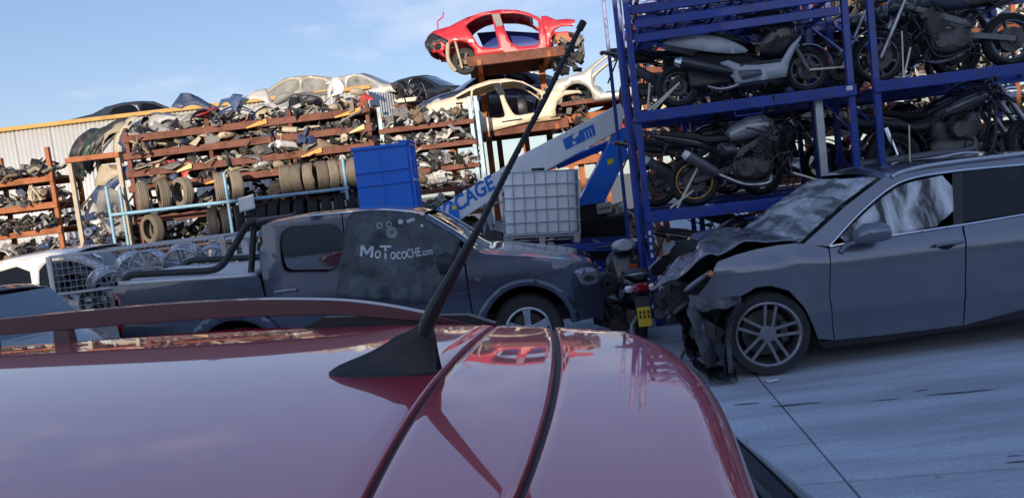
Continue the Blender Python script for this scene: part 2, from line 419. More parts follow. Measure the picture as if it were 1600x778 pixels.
# ------------------------------------------------------------------ corrugated wall with yellow top rail
M_corr = mat('zinc_sheet', (.56, .57, .58), .5, .15, var=.07, vscale=2, dirt=(.42, .38, .33), dirt_amt=.3, dirt_scale=.9)
M_yrail = mat('ochre_rail_paint', (.52, .30, .07), .6, var=.25, vscale=4, dirt=(.2, .12, .06), dirt_amt=.6, dirt_scale=2)
wA, wB = Vector((-18.5, 21.85, 0)), Vector((-3.42, 22.1, 0))
cw = empty('corrugated_wall', (-11, 22, 0), label='tall corrugated zinc sheet wall with ochre top rail behind the shelves', cat='wall')
wd = (wB - wA); WL = wd.length; wd.normalize(); wn = Vector((wd.y, -wd.x, 0))
pitch_ = .125
def corr_sheet(width, h):
    mb = MB(); n = int(round(width / pitch_)); V = []; F = []; k = 0
    for i in range(n):
        for fx, d in ((0, 0), (.28, 0), (.45, .035), (.83, .035)):
            V += [(i * pitch_ + fx * pitch_, -d, 0), (i * pitch_ + fx * pitch_, -d, h)]; k += 1
    V += [(n * pitch_, 0, 0), (n * pitch_, 0, h)]; k += 1
    F = [(2 * i, 2 * i + 2, 2 * i + 3, 2 * i + 1) for i in range(k - 1)]
    mb.add(V, F); return mb.mesh('wall_sheet', 20)
sh = corr_sheet(1.0, 5.08); sh.materials.append(M_corr)
for i in range(int(WL)):
    q = wA + wd * i - Vector((-11, 22, 0))
    link('wall_sheet', sh, None, cw, loc=q + wn * (.004 * (i % 2)), rot=(0, 0, math.atan2(wd.y, wd.x)), solid=.003)
q = wB - Vector((-11, 22, 0))
sh2 = corr_sheet(2.0, 5.08); sh2.materials.append(M_corr)
link('wall_sheet', sh2, None, cw, loc=q + Vector((-.38, .03, 0)), rot=(0, 0, R(62)), solid=.003)
mb = MB(); mb.bar(wA + wn * .05 + Vector((0, 0, 5.13)) - Vector((-11, 22, 0)), wB + wn * .05 + Vector((0, 0, 5.13)) - Vector((-11, 22, 0)), .16, .11); part('top_rail', mb, M_yrail, cw, bevel=.01)
for i in range(7):
    q = wA + wd * (1 + i * 2.3) - Vector((-11, 22, 0)) - wn * .12
    part('wall_post', MB().box(q + Vector((0, 0, 2.5)), (.1, .1, 5.0)), M_rustd, cw)
# parking deck behind the wall that carries the cars
dk = empty('parking_deck', (-9, 25.2, 0), label='raised steel deck carrying the row of cars behind the corrugated wall', cat='deck')
part('deck_plate', MB().box((0, 0, 4.30), (19, 4.6, .12)), M_rustd, dk)
for i in range(6):
    for yy in (-2, 2): part('deck_post', MB().box((-9 + i * 3.6, yy, 2.12), (.16, .16, 4.24)), M_rustd, dk)
# ------------------------------------------------------------------ car kit
def lerp_line(L, u):
    d = [0]
    for i in range(1, len(L)): d.append(d[-1] + math.hypot(L[i][0] - L[i - 1][0], L[i][1] - L[i - 1][1]))
    t = u * d[-1]
    for i in range(1, len(L)):
        if t <= d[i] + 1e-9:
            k = (t - d[i - 1]) / max(1e-9, d[i] - d[i - 1])
            return (L[i - 1][0] + (L[i][0] - L[i - 1][0]) * k, L[i - 1][1] + (L[i][1] - L[i - 1][1]) * k)
    return tuple(L[-1])
class Car:
    def __init__(c, root, fr): c.root = root; c.fr = fr; c.W = fr.W; c.yin = fr.yin
    def side(c, name, out, m, holes=(), off=0.0, both=True, h=.11, solid=.0, parent=None, wr=None, label=None, near=True, bevel=0):
        res = []
        for far in ((False, True) if both else ((False,) if near else (True,))):
            def fn(a, b, far=far):
                y = c.yin(a, b) + off + (wr(a, b) if wr else 0)
                return (a, c.W - y if far else y, b)
            mb = MB().panel(out, holes, h, fn, flip=far)
            o = part(name, mb, m, parent or c.root, solid=solid)
            if label: o['label'] = label
            res.append(o)
        return res
    def bridge(c, name, line, m, crown=.05, bow=0.0, nu=24, nv=18, off=0.0, wr=None, solid=0.0, flip=False, parent=None, pw=2, y0=None, z_off=0.0, inset=0.0):
        L = [tuple(x) for x in line]
        def fn(u, v):
            s, z = lerp_line(L, u); t = 2 * v - 1
            yi = (c.yin(s, z) if y0 is None else y0) + off + inset
            y = yi + (c.W - 2 * yi) * v
            k = 1 - abs(t) ** pw
            p = Vector((s + bow * k, y, z + crown * k + z_off))
            if wr: p += Vector(wr(u, v))
            return p
        return part(name, MB().grid(fn, nu, nv, flip), m, parent or c.root, solid=solid, ang=60)
def tyre_prof(r, wd, rim, tread=True):
    h = wd / 2
    P = [(rim, -h * .82), (rim + .012, -h * .95), (r * .80 + rim * .2, -h * 1.0), (r - .022, -h * .93), (r - .005, -h * .78)]
    if tread:
        for a in (-.55, -.18, .18, .55): P += [(r, (a - .09) * h), (r - .009, (a - .05) * h), (r - .009, (a + .05) * h), (r, (a + .09) * h)]
    else: P += [(r, -h * .4), (r, h * .4)]
    P += [(r - .005, h * .78), (r - .022, h * .93), (r * .80 + rim * .2, h), (rim + .012, h * .95), (rim, h * .82)]
    return P
def wheel(parent, loc, r, wd, rim, spokes=5, twin=True, m_rim=None, face=-1, turn=0.0, name='wheel', m_tyre=None, steer=0.0, disc=True, spw=.03):
    """car wheel, axle along y; face = -1: outside looks to -y"""
    m_rim = m_rim or M_alloy; h = wd / 2
    t = part(name, MB().lathe(tyre_prof(r, wd, rim), 48), m_tyre or M_rub, parent, loc=loc, rot=(0, 0, steer))
    mb = MB().lathe([(rim + .012, face * h * .96), (rim - .006, face * h * .99), (rim - .02, face * h * .9), (rim - .03, face * h * .4), (rim - .045, -face * h * .5), (rim - .01, -face * h * .85)], 48)
    part('rim', mb, m_rim, t, solid=.004)
    mb = MB(); yo = face * h * .80
    def spoke(a, w0, w1, sh0, sh1):
        ca, sa = math.cos(a), math.sin(a)
        V = []
        for (rr, w_, sh, y) in ((rim * .14, w0, sh0, yo + face * .0), (rim * .55, w0 * .9, (sh0 + sh1) / 2, yo + face * .006), (rim - .012, w1, sh1, yo + face * .012)):
            for dy in (0, -face * .03):
                for q in (-1, 1):
                    x = rr; z = sh + q * w_ / 2
                    V.append((x * ca - z * sa, y + dy, x * sa + z * ca))
        F = []
        for i in range(2):
            o = i * 4; F += [(o, o + 1, o + 5, o + 4), (o + 2, o + 6, o + 7, o + 3), (o, o + 4, o + 6, o + 2), (o + 1, o + 3, o + 7, o + 5)]
        mb.add(V, F)
    for k in range(spokes):
        a = turn + 2 * math.pi * k / spokes
        if twin: spoke(a, spw, spw, rim * .11, rim * .17); spoke(a, spw, spw, -rim * .11, -rim * .17)
        else: spoke(a, spw, spw * 1.3, 0, 0)
    mb.lathe([(0.001, yo + face * .004), (rim * .24, yo + face * .002), (rim * .27, yo - face * .01), (rim * .27, yo - face * .05)], 20)
    part('spoke_set', mb, m_rim, t, bevel=.004)
    for k in range(5):
        a = turn + .6 + 2 * math.pi * k / 5
        MB()
    if disc:
        mb = MB().lathe([(.03, 0), (rim * .72, 0), (rim * .72, -face * .012), (.03, -face * .012)], 32, c=(0, face * h * .1, 0)); part('brake_disc', mb, M_engine, t)
        mb = MB().box((rim * .55, face * h * .25, 0), (.07, .06, .18)); part('brake_caliper', mb, M_engine, t, bevel=.008)
    mb = MB().lathe([(.001, 0), (rim * .98, 0)], 24, c=(0, -face * h * .35, 0)); part('wheel_back', mb, M_dark, t)
    return t
def arc(cx, cz, r, a0, a1, n=14, rz=None):
    rz = rz or r
    return [(cx + r * math.cos(R(a0 + (a1 - a0) * k / n)), cz + rz * math.sin(R(a0 + (a1 - a0) * k / n))) for k in range(n + 1)]
def ribbon(pts, wdt, seed, amp=.03, n=10, nv=5):
    """crumpled strip along a 3-D path, wdt = vector(s) across"""
    P = catmull(pts, n); N = len(P) - 1; wdt = Vector(wdt)
    def fn(u, v):
        p = P[int(round(u * N))] + wdt * (v - .5)
        return p + Vector((noise.noise((u * 7 + seed, v * 3, 1.3)), noise.noise((u * 7, v * 3 + seed, 4.1)), noise.noise((u * 7, v * 3, seed + 8.1)))) * amp
    return MB().grid(fn, N, nv)
# ------------------------------------------------------------------ grey pickup
M_pk = carpaint('grey_metallic_paint', (.070, .088, .128), metal=.72, rough=.30, amt=.12)
PKX = -1.63
def pk_yin(s, z):
    if s < -1.0: return .02 + .035 * ((z - .98) / .5) ** 2 + (2.5 * (z - 1.38) ** 2 if z > 1.38 else 0) - .012 * math.exp(-((z - 1.30) / .03) ** 2)
    y = (.012 + .03 * ((z - .82) / .5) ** 2 + (.9 * (z - .98) ** 2 if z > .98 else 0)) if z < 1.13 else .0435 + .16 * (z - 1.13)
    f = max(0.0, (s - 2.0) / .6); y += .20 * f * f
    return y
PF = Frame(PKX, 8.05, 0, 0, pk_yin, W=1.92)
pk = empty('pickup_truck', PF.O, label='dark grey double cab pickup truck with black roll bars and a sheet over its door', cat='pickup truck')
C = Car(pk, PF); T = PF.T; t = PF.t
SILL = .50; AX = .385
sf = t(828, 530)[0]; sr = sf - 3.1
rear = t(176, 447)
arF = arc(sf, AX + .02, .47, 180, 0, 18, .47)
roofline = T([(404, 362), (409, 353), (421, 348.5), (471, 339), (543, 332.5), (595, 330.5), (632, 332.5), (661, 338)])
apill = T([(661, 338), (700, 361), (738, 386), (750, 394)])
hoodl = T([(746, 393), (759, 397), (820, 400), (882, 405), (915, 408), (926, 412)])
s_b = t(541, 400)[0]
# inner dark shell behind the gaps
seam = T([(722, 388), (727, 419), (733, 460), (739, 494)])
sg = .006
rd = T([(417, 467), (410, 431), (405.5, 400)]) + roofline[:4] + [(s_b - sg, t(541, 334)[1]), (s_b - sg, SILL), (t(424, 500)[0], SILL)]
win_r = chaikin(T([(437, 357), (487, 353), (536, 350), (536, 424), (470, 424), (446, 425), (440, 410)]), 2)
C.side('rear_door', rd, M_pk, [win_r], h=.09)
C.side('rear_side_window', chaikin(T([(434, 354), (487, 350), (539, 347), (539, 427), (470, 427), (443, 428), (437, 410)]), 2), mat('reflecting_window_glass', (.010, .010, .012), .03, spec=1.0, ior=2.1), off=.006, wr=lambda a, b: .09 * (1.76 - b) + .11 * max(0, 1.5 - b))
gasket = chaikin(T([(435, 355), (487, 351), (538, 348), (538, 426), (470, 426), (444, 427), (438, 410)]), 2)
C.side('window_seal', gasket, M_black, [win_r], off=-.003)
fd = [(s_b + sg, t(541, 334)[1])] + roofline[5:] + T([(690, 356), (715, 373), (721, 390), (726, 419), (732, 460), (738, 494)]) + [(t(741, 500)[0], SILL), (s_b + sg, SILL)]
win_f = chaikin(T([(553, 343), (628, 342), (657, 350), (700, 383), (698, 417), (553, 423)]), 2)
C.side('front_door', fd, M_pk, [win_f], h=.09)
C.side('front_side_window', chaikin(T([(550, 340), (630, 339), (660, 347), (704, 383), (701, 420), (550, 426)]), 2), M_glassd, off=.014)
fe0 = T([(723, 375), (740, 387), (750, 394)]) + hoodl[1:] + T([(932, 418), (938, 440), (944, 470), (942, 500)]) + [(t(935, 520)[0], .42), (sf + .50, .42)]
fe = fe0 + arF[::-1] + [(sf - .5, .46), (t(743, 505)[0], .50)] + T([(740, 494), (734, 460), (729, 419), (724, 390)])
C.side('front_fender', fe, M_pk, h=.08)
flare = arc(sf, AX + .02, .56, 178, 2, 20, .545) + arc(sf, AX + .02, .472, 2, 178, 20, .472)
C.side('wheel_arch_flare', flare, M_pk, off=-.055, h=.06, solid=.06)
# bed
bz = lambda s: t(0, 0)[1]
r1 = t(405, 432)
arR = arc(sr, AX + .02, .47, 180, 0, 18)
bed = [rear, r1] + T([(414, 466)]) + [(t(421, 500)[0], SILL), (sr + .5, SILL)] + arR[::-1] + [(sr - .5, .52), (rear[0] + .02, .52), (rear[0] + .02, .9)]
C.side('bed_side', bed, M_pk, h=.09)
C.side('wheel_arch_flare', arc(sr, AX + .02, .57, 178, 2, 20, .60) + arc(sr, AX + .02, .472, 2, 178, 20), M_pk, off=-.055, h=.06, solid=.06)
lo = [(rear[0] + .004, 1.30), (rear[0] + .055, 1.31), (rear[0] + .07, 1.1), (rear[0] + .06, .88), (rear[0] + .004, .87)]
C.side('tail_lamp', chaikin(lo, 1), M_redl, off=-.006, solid=.02)
C.side('lamp_glass', chaikin([(rear[0] + .012, 1.24), (rear[0] + .045, 1.24), (rear[0] + .05, 1.1), (rear[0] + .014, 1.1)], 1), M_glassd, off=-.010)
C.bridge('tailgate', [(rear[0] + .03, .52), (rear[0] - .005, .9), (rear[0], rear[1] - .01)], M_pk, crown=0, bow=-.03, flip=True)
mb = MB().box((rear[0] - .02, PF.W / 2, .58), (.16, PF.W - .12, .16)); part('rear_bumper', mb, M_chrome, pk, bevel=.03)
# inner shell
inner = [(rear[0] + .03, .6), (rear[0] + .03, rear[1] - .03), (r1[0], r1[1] - .02), (t(560, 440)[0], 1.15), (t(700, 440)[0], 1.12), (t(900, 440)[0], 1.0), (t(930, 480)[0], .55)]
C.side('inner_body', inner + [(sf + .52, .45)] + arc(sf, AX + .02, .55, 0, 180, 12) + [(sr + .62, .5)] + arc(sr, AX + .02, .55, 0, 180, 12), M_dark, off=.03)
for s_ in (sf, sr):
    mb = MB().lathe([(.53, 0), (.53, .42)], 24, c=(s_, .05, AX + .02), arc=.5); part('wheel_arch_liner', mb, M_dark, pk)
    mb = MB().lathe([(.53, 0), (.53, -.42)], 24, c=(s_, PF.W - .05, AX + .02), arc=.5); part('wheel_arch_liner', mb, M_dark, pk)
    mb = MB().box((s_, PF.W / 2, .72), (1.06, PF.W - .94, .6)); part('chassis_block', mb, M_dark, pk)
part('underbody', MB().box(((sf + sr) / 2, PF.W / 2, .52), (4.3, PF.W - .3, .16)), M_dark, pk)
# tonneau, roof, glass, bonnet
tl = [(rear[0] + .03, rear[1] + .004), (r1[0] - .06, r1[1] + .004)]
mb = MB().grid(lambda u, v: (tl[0][0] + (tl[1][0] - tl[0][0]) * u, .10 + (PF.W - .2) * v, tl[0][1] + (tl[1][1] - tl[0][1]) * u + .03 + .02 * (1 - (2 * v - 1) ** 2)), 8, 10)
part('bed_cover', mb, mat('pale_aluminium_cover', (.62, .63, .64), .4, .35, var=.05), pk, solid=.06)
C.bridge('roof', roofline, M_pk, crown=.035, pw=4)
C.bridge('windscreen', apill, M_glassc, crown=.0, bow=.10, off=.015, pw=2)
C.bridge('bonnet', hoodl, M_pk, crown=.035, pw=6)
C.bridge('cab_back', T([(404.5, 364), (405, 400), (409, 431), (416, 466)]), M_pk, crown=0, bow=-.02, flip=True)
C.bridge('cab_rear_window', T([(404.8, 370), (405, 398), (408, 425)]), M_glassd, crown=0, bow=-.025, flip=True, inset=.18)
nose = T([(927, 411), (933, 419), (940, 442), (946, 471), (943, 500)]) + [(t(935, 520)[0], .36)]
C.bridge('nose', nose, M_pk, crown=0, bow=.07, pw=2)
C.bridge('grille', T([(934, 421), (939, 442), (943, 462)]), M_black, crown=0, bow=.075, pw=2, inset=.22)
for zz in ((935.5, 427), (938.5, 440)): 
    a = t(*zz); C.bridge('grille_bar', [(a[0], a[1] - .012), (a[0] + .002, a[1] + .012)], M_chrome, crown=0, bow=.08, inset=.2, nu=2)
for y_, sgn in ((0, 1), (PF.W, -1)):
    P = [Vector((s, (pk_yin(s, z) + .0) if sgn > 0 else PF.W - pk_yin(s, z), z)) for s, z in apill[:3]]
    part('windscreen_pillar', MB().tube(catmull(P, 4), .032, 8), M_pk, pk)
    P = [p + Vector((.05, sgn * .035, .012)) for p in P]
    part('pillar_trim', MB().tube(catmull(P, 4), .012, 6), M_chrome, pk)
# head lamps
hl = chaikin(T([(895, 421), (925, 416), (934, 421), (938, 441), (911, 447), (905, 437)]), 1)
for o in C.side('head_lamp', hl, mat('smoked_lamp_lens', (.22, .24, .27), .08, .4, coat=1), off=-.006, h=.05, solid=.02): pass
C.side('lamp_bezel', chaikin(T([(912, 432), (928, 429), (931, 437), (915, 440)]), 1), M_chrome, off=-.010, h=.05)
# handle, badge, mirror
hs = T([(431, 456), (448, 453), (464, 452)])
for s_b2 in (0, 1):
    pass
for y_, sg2 in ((0, 1), (PF.W, -1)):
    P = [Vector((s, y_ + sg2 * (pk_yin(s, z) - .035), z)) for s, z in hs]
    part('door_handle', MB().tube([P[0] + Vector((0, sg2 * .03, 0))] + P + [P[-1] + Vector((0, sg2 * .03, 0))], .016, 8), M_pk if False else M_steel, pk)
    s, z = t(700, 410); yb = pk_yin(s, z)
    mb = MB().blob([(s - .10, 0, z, .02, .03), (s - .08, 0, z, .09, .10), (s, 0, z + .01, .10, .115), (s + .06, 0, z, .08, .09), (s + .08, 0, z, .02, .03)])
    for i, v in enumerate(mb.v): mb.v[i] = Vector((v.x, y_ + sg2 * (yb - .16 + (v.y)), v.z))
    part('wing_mirror', mb, M_black, pk)
for px in (743.5, 748.5):
    s, z = t(px, 436); P = [Vector((s + .014 * math.cos(a), pk_yin(s, z) - .004, z + .012 * math.sin(a))) for a in [k * math.pi / 6 for k in range(12)]]
    part('badge', MB().tube(P, .004, 5, closed=True), M_chrome, pk)
# roll bars
nearb = T([(191, 444), (196, 436), (206, 430), (230, 428), (280, 425.5), (320, 423.5), (338, 420), (350, 411), (360, 395), (374, 371), (384, 354), (392, 347), (401, 345)], off=.17)
for k, y_ in enumerate((.17, PF.W - .17)):
    P = catmull([(s, y_, z) for s, z in nearb], 5)
    part('roll_bar', MB().tube(P, .038, 12), M_black, pk)
    a = t(392, 433, .22); b = t(395, 351, .22)
    part('roll_bar_upright', MB().tube([(a[0], y_ + (.05 if k == 0 else -.05), a[1]), (b[0], y_ + (.09 if k == 0 else -.09), b[1])], .034, 10), M_black, pk)
b = t(396, 350, .22)
part('roll_hoop', MB().tube(catmull([(b[0], .24, b[1]), (b[0], .34, b[1] + .02), (b[0], PF.W - .34, b[1] + .02), (b[0], PF.W - .24, b[1])], 4), .034, 10), M_black, pk)
for s_ in (sf, sr):
    wheel(pk, (s_, .16, AX), .385, .255, .245, 5, False, face=-1, turn=R(90), spw=.075)
    wheel(pk, (s_, PF.W - .16, AX), .385, .255, .245, 5, False, face=1, turn=R(90), spw=.075)
# the printed sheet hung over the front door
M_sheet = mat('dark_green_grey_sheet', (.036, .050, .060), .42, var=.4, vscale=5, dirt=(.14, .18, .21), dirt_amt=.7, dirt_scale=4.5, bump=.25, bscale=14)
sh_out = chaikin(T([(546, 331), (570, 329), (595, 327.5), (629, 329.5), (664, 336), (684, 351), (721, 372), (714, 390), (708, 405), (703, 425), (697, 440), (690, 456), (683, 477), (664, 472), (650, 475), (633, 468), (618, 472), (600, 466), (575, 468), (550, 462), (538, 465), (526, 461), (531, 440), (529, 420), (535, 395), (538, 368)]), 1)
def sh_wr(a, b): return -.022 - .045 * abs(noise.noise((a * 2.6, b * 3.1, 5.5))) - .020 * noise.noise((a * 7, b * 8, 1.5)) - .05 * max(0, min(1, (1.45 - b) * 1.2)) * (.5 + .5 * noise.noise((a * 3.2, b * .8, 9)))
ms = MB().panel(sh_out, (), .045, lambda a, b: (a, pk_yin(a, b) + sh_wr(a, b), b))
sheet = part('printed_sheet', ms, M_sheet, ang=70, solid=.003)
sheet.location = PF.O; tag(sheet, 'dark sheet printed with pale lettering draped over the pickup front door', 'sheet')
M_ink = mat('pale_print', (.55, .60, .62), .6, var=.25, vscale=18)
def on_sheet(me, px0, py0, px1, py1, curve=0.0, name='lettering', hpx=None):
    a = Vector(t(px0, py0)); b = Vector(t(px1, py1)); xs = [v.co.x for v in me.vertices]; x0_, x1_ = min(xs), max(xs)
    L = (b - a).length; k = L / (x1_ - x0_); d = (b - a) / L; u = Vector((-d.y, d.x)); hk = k if not hpx else hpx * 8.05 / FPX / (max(v.co.y for v in me.vertices) - min(0, min(v.co.y for v in me.vertices)))
    for v in me.vertices:
        f = (v.co.x - x0_) / (x1_ - x0_)
        q = a + d * ((v.co.x - x0_) * k) + u * (v.co.y * hk + curve * 4 * f * (1 - f))
        v.co = (q.x, pk_yin(q.x, q.y) + sh_wr(q.x, q.y) - .004 - v.co.z * 1.0, q.y)
    me.materials.clear(); me.materials.append(M_ink)
    return link(name, me, None, sheet)
mm_ = MB().panel([(0, 0), (0, 1), (.24, 1), (.5, .50), (.76, 1), (1, 1), (1, 0), (.80, 0), (.80, .66), (.58, .20), (.42, .20), (.20, .66), (.20, 0)], (), .3, lambda a, b: (a, b, .0015)).mesh('letter')
on_sheet(mm_, 563, 400, 583, 402, hpx=18)
for (w_, a, b, ya, yb, hp) in (('o', 585.5, 595, 402.5, 403.5, 12.5), ('T', 594, 612, 404, 404, 21), ('oco', 611.5, 637, 404.5, 403, 12), ('CHE', 638, 659, 402.5, 399, 14), ('.com', 660, 677, 398.5, 396.5, 8)):
    on_sheet(text_mesh(w_, 1.0, .0015, offset=.006), a, ya, b, yb, hpx=hp)
def ring_on(px, py, r, tw, n=20):
    s, z = t(px, py); V = []; F = []
    for k in range(n):
        a = 2 * math.pi * k / n
        for rr in (r - tw, r):
            q = (s + rr * math.cos(a), z + rr * math.sin(a)); V.append((q[0], pk_yin(*q) + sh_wr(*q) - .006, q[1]))
    F = [(2 * k, 2 * k + 1, (2 * k + 3) % (2 * n), (2 * k + 2) % (2 * n)) for k in range(n)]
    o = part('printed_ring', MB().add(V, F), M_ink, sheet); return o
for a in ((613, 363, .055, .008), (613, 363, .032, .006), (627, 346, .028, .026), (609, 350, .03, .006), (594, 352, .03, .006), (660, 352, .016, .015)): ring_on(*a)
s0, s1 = t(641, 356), t(651, 353)
on_sheet(text_mesh('-', 1.0, .0015), 640, 357, 652, 353, name='printed_stroke')
# ------------------------------------------------------------------ crashed grey SUV
M_sv = carpaint('blue_grey_metallic_paint', (.17, .187, .225), metal=.72, rough=.30, amt=.14)
def sv_yin(s, z):
    y = (.01 + .03 * ((z - .72) / .4) ** 2 + (1.0 * (z - .90) ** 2 if z > .90 else 0)) if z < 1.07 else .062 + .30 * (z - 1.07)
    y -= .014 * math.exp(-((z - .52) / .035) ** 2) + .010 * math.exp(-((z - .98) / .05) ** 2)
    f = max(0.0, (-s - 1.55) / .8); y += .22 * f * f
    f = max(0.0, (s - 1.5) / .9); y += .16 * f * f
    return y
VF = Frame(3.62, 6.62, 0, 0, sv_yin, W=1.94)
sv = empty('crashed_suv', VF.O, label='blue grey luxury SUV with smashed front end and plastic film over its windows', cat='car')
C = Car(sv, VF); T = VF.T; t = VF.t
sf = t(1203, 531)[0]; AXS = .372; sr = sf + 2.9; SILL = .30
roofo = T([(1378, 279), (1400, 269), (1450, 259), (1520, 252), (1595, 246)]) + [(1.35, 1.655), (1.8, 1.58), (2.12, 1.47)]
chl = T([(1295, 385), (1343, 333), (1390, 294), (1428, 278), (1495, 267), (1590, 258)]) + [(1.30, 1.57), (1.75, 1.46), (2.0, 1.33)]
beltR = T([(1504, 351), (1600, 335)]); 
bz2 = beltR[1][1]
ws = T([(1256, 381), (1285, 355), (1320, 323), (1350, 300), (1378, 279)])
# upper frame: A pillar + cant rail
up = ws + roofo[1:] + [(1.98, 1.34)] + chl[::-1][1:] 
C.side('upper_frame', up, M_sv, h=.07)
for y_, sg2 in ((0, 1), (VF.W, -1)):
    P = [Vector((s, y_ + sg2 * (sv_yin(s, z) - .006), z)) for s, z in chl]
    belt = T([(1296, 385), (1376, 370.5), (1504, 351), (1600, 335)]) + [(1.3, 1.175), (1.95, 1.25)]
    Q = [Vector((s, y_ + sg2 * (sv_yin(s, z) - .008), z)) for s, z in belt]
    part('window_chrome_trim', MB().tube(catmull(P, 4), .010, 6), M_chrome, sv)
    part('window_chrome_trim', MB().tube(catmull(Q, 4), .010, 6), M_chrome, sv)
    rl = T([(1393, 277), (1405, 270), (1440, 261), (1500, 252), (1592, 241)]) + [(1.4, 1.70), (1.75, 1.63)]
    P = [Vector((s, y_ + sg2 * .22, z)) for s, z in rl]
    part('roof_rail', MB().tube(catmull(P, 5), .019, 8), M_galv, sv)
# doors, fender, quarter
sD = t(1506, 450)[0]
fd = T([(1296, 388), (1376, 373), (1503, 353.5), (1508, 400), (1508, 458), (1504, 508), (1400, 521), (1305, 531), (1302.5, 515), (1297, 458)])
C.side('front_door', fd, M_sv, h=.08)
rdr = T([(1506, 353), (1600, 338)]) + [(1.30, 1.165), (1.34, 1.0), (1.16, .75), (1.05, .55), (1.0, .36)] + T([(1506, 508), (1510, 458), (1510, 400)])
C.side('rear_door', rdr, M_sv, h=.08)
archR = arc(sr, AXS + .02, .43, 0, 180, 14)
q4 = [(1.31, 1.165), (1.95, 1.24), (2.15, 1.2), (2.30, .95), (2.34, .7), (2.30, .4), (sr + .45, .36)] + archR + [(1.03, .36), (1.06, .55), (1.17, .75), (1.35, 1.0)]
C.side('rear_quarter', q4, M_sv, h=.08)
archF = T([(1278, 529), (1271, 509), (1256, 479), (1233, 454), (1203, 446), (1181, 449), (1159, 462)])
fe = T([(1294, 388), (1295.5, 458), (1301.5, 520), (1303.5, 531)]) + archF + T([(1143, 463), (1106, 471), (1090, 462), (1103, 446), (1113, 432), (1116, 419), (1121, 409), (1150, 398), (1181, 389.5), (1215, 383), (1244, 380), (1268, 382)])
def dent(a, b):
    d = math.hypot(a - (t(1215, 425)[0]), (b - t(1215, 425)[1]) * 1.6); k = t(1240, 430); d2 = math.hypot(a - k[0], (b - k[1]) * .8)
    return .016 * math.exp(-(d2 / .12) ** 2) - .006 * math.exp(-(d / .2) ** 2) + .008 * noise.noise((a * 6, b * 6, 2))
C.side('front_fender', fe, M_sv, h=.05, wr=dent)
tip = chaikin(T([(1065, 453), (1075, 444), (1100, 427), (1113, 420), (1107, 430), (1086, 446), (1073, 457)]), 1)
C.side('fender_tip', tip, M_sv, h=.05, off=-.01, solid=.01)
C.side('indicator_lamp', chaikin(T([(1105, 424), (1113, 422), (1114, 431), (1107, 433)]), 1), M_orl, h=.04, off=-.016, solid=.02)
C.side('lower_sill', T([(1280, 535), (1304, 532), (1400, 522), (1505, 509)]) + [(1.0, .36), (sr - .46, .33), (sr - .46, .26)] + T([(1500, 516), (1400, 531), (1290, 545)]), M_black, h=.08, off=.03)
C.side('inner_body', [(sf + .48, .4), (sf + .45, 1.0), (2.1, 1.15), (2.25, .5), (sr + .5, .4)] + arc(sr, AXS, .5, 0, 180, 10), M_dark, off=.035)
# windows
wf = chaikin(T([(1301, 382), (1345, 336), (1392, 297), (1428, 282), (1486, 272), (1489, 349), (1376, 369)]), 1)
wr_ = T([(1505, 268.5), (1598, 260)]) + [(1.26, 1.55), (1.28, 1.18)] + T([(1600, 333), (1506, 347)])
C.side('rear_side_window', wr_, M_glassd, off=.012)
C.side('quarter_window', [(1.33, 1.54), (1.72, 1.44), (1.92, 1.32), (1.92, 1.26), (1.34, 1.19)], M_glassd, off=.012)
C.side('door_pillar', T([(1488, 272), (1504, 269), (1505, 350), (1490, 351)]), M_black, off=.004)
C.side('door_pillar', [(1.265, 1.55), (1.325, 1.54), (1.335, 1.18), (1.285, 1.17)], M_black, off=.004)
C.side('front_side_window', wf, M_glassd, both=True, near=False, off=.05)
def film_mat(name, seed, lo=.20, hi=.88):
    m = bpy.data.materials.new(name); m.use_nodes = True
    n = m.node_tree.nodes; l = m.node_tree.links; b = n['Principled BSDF']
    b.inputs['Base Color'].default_value = (.78, .81, .83, 1); b.inputs['Roughness'].default_value = .16; b.inputs['Specular IOR Level'].default_value = .8
    tcn = n.new('ShaderNodeTexCoord'); mpn = n.new('ShaderNodeMapping'); mpn.inputs['Rotation'].default_value = (0, R(40), 0); mpn.inputs['Scale'].default_value = (5.5, 1.3, 1.6); mpn.inputs['Location'].default_value = (seed, 0, 0)
    nz = n.new('ShaderNodeTexNoise'); nz.inputs['Scale'].default_value = 1.4; nz.inputs['Detail'].default_value = 6; nz.inputs['Distortion'].default_value = .6
    l.new(tcn.outputs['Object'], mpn.inputs[0]); l.new(mpn.outputs[0], nz.inputs['Vector'])
    r_ = n.new('ShaderNodeMapRange'); r_.inputs[1].default_value = .42; r_.inputs[2].default_value = .66; r_.inputs[3].default_value = lo; r_.inputs[4].default_value = hi
    l.new(nz.outputs[0], r_.inputs[0]); l.new(r_.outputs[0], b.inputs['Alpha'])
    return m
M_film = film_mat('clear_plastic_film', 0.0, .05, .85); M_film2 = film_mat('wrapped_plastic_film', 3.3)
kc = t(1488, 300)
def film_w(a, b):
    dx, dz = a - kc[0] - .05, b - kc[1] - .25; an = math.atan2(dz, dx); rr = math.hypot(dx, dz)
    return -.004 - .014 * abs(math.sin(an * 17 + 2.5 * noise.noise((a * 3, b * 3, 1)))) * min(1, rr * 1.6) - .01 * noise.noise((a * 5, b * 5, 7))
C.side('window_film', wf, M_film, off=-.004, both=False, h=.022, wr=film_w, solid=.0006)
C.side('front_cabin_shade', wf, M_glassd, off=.16, both=False)
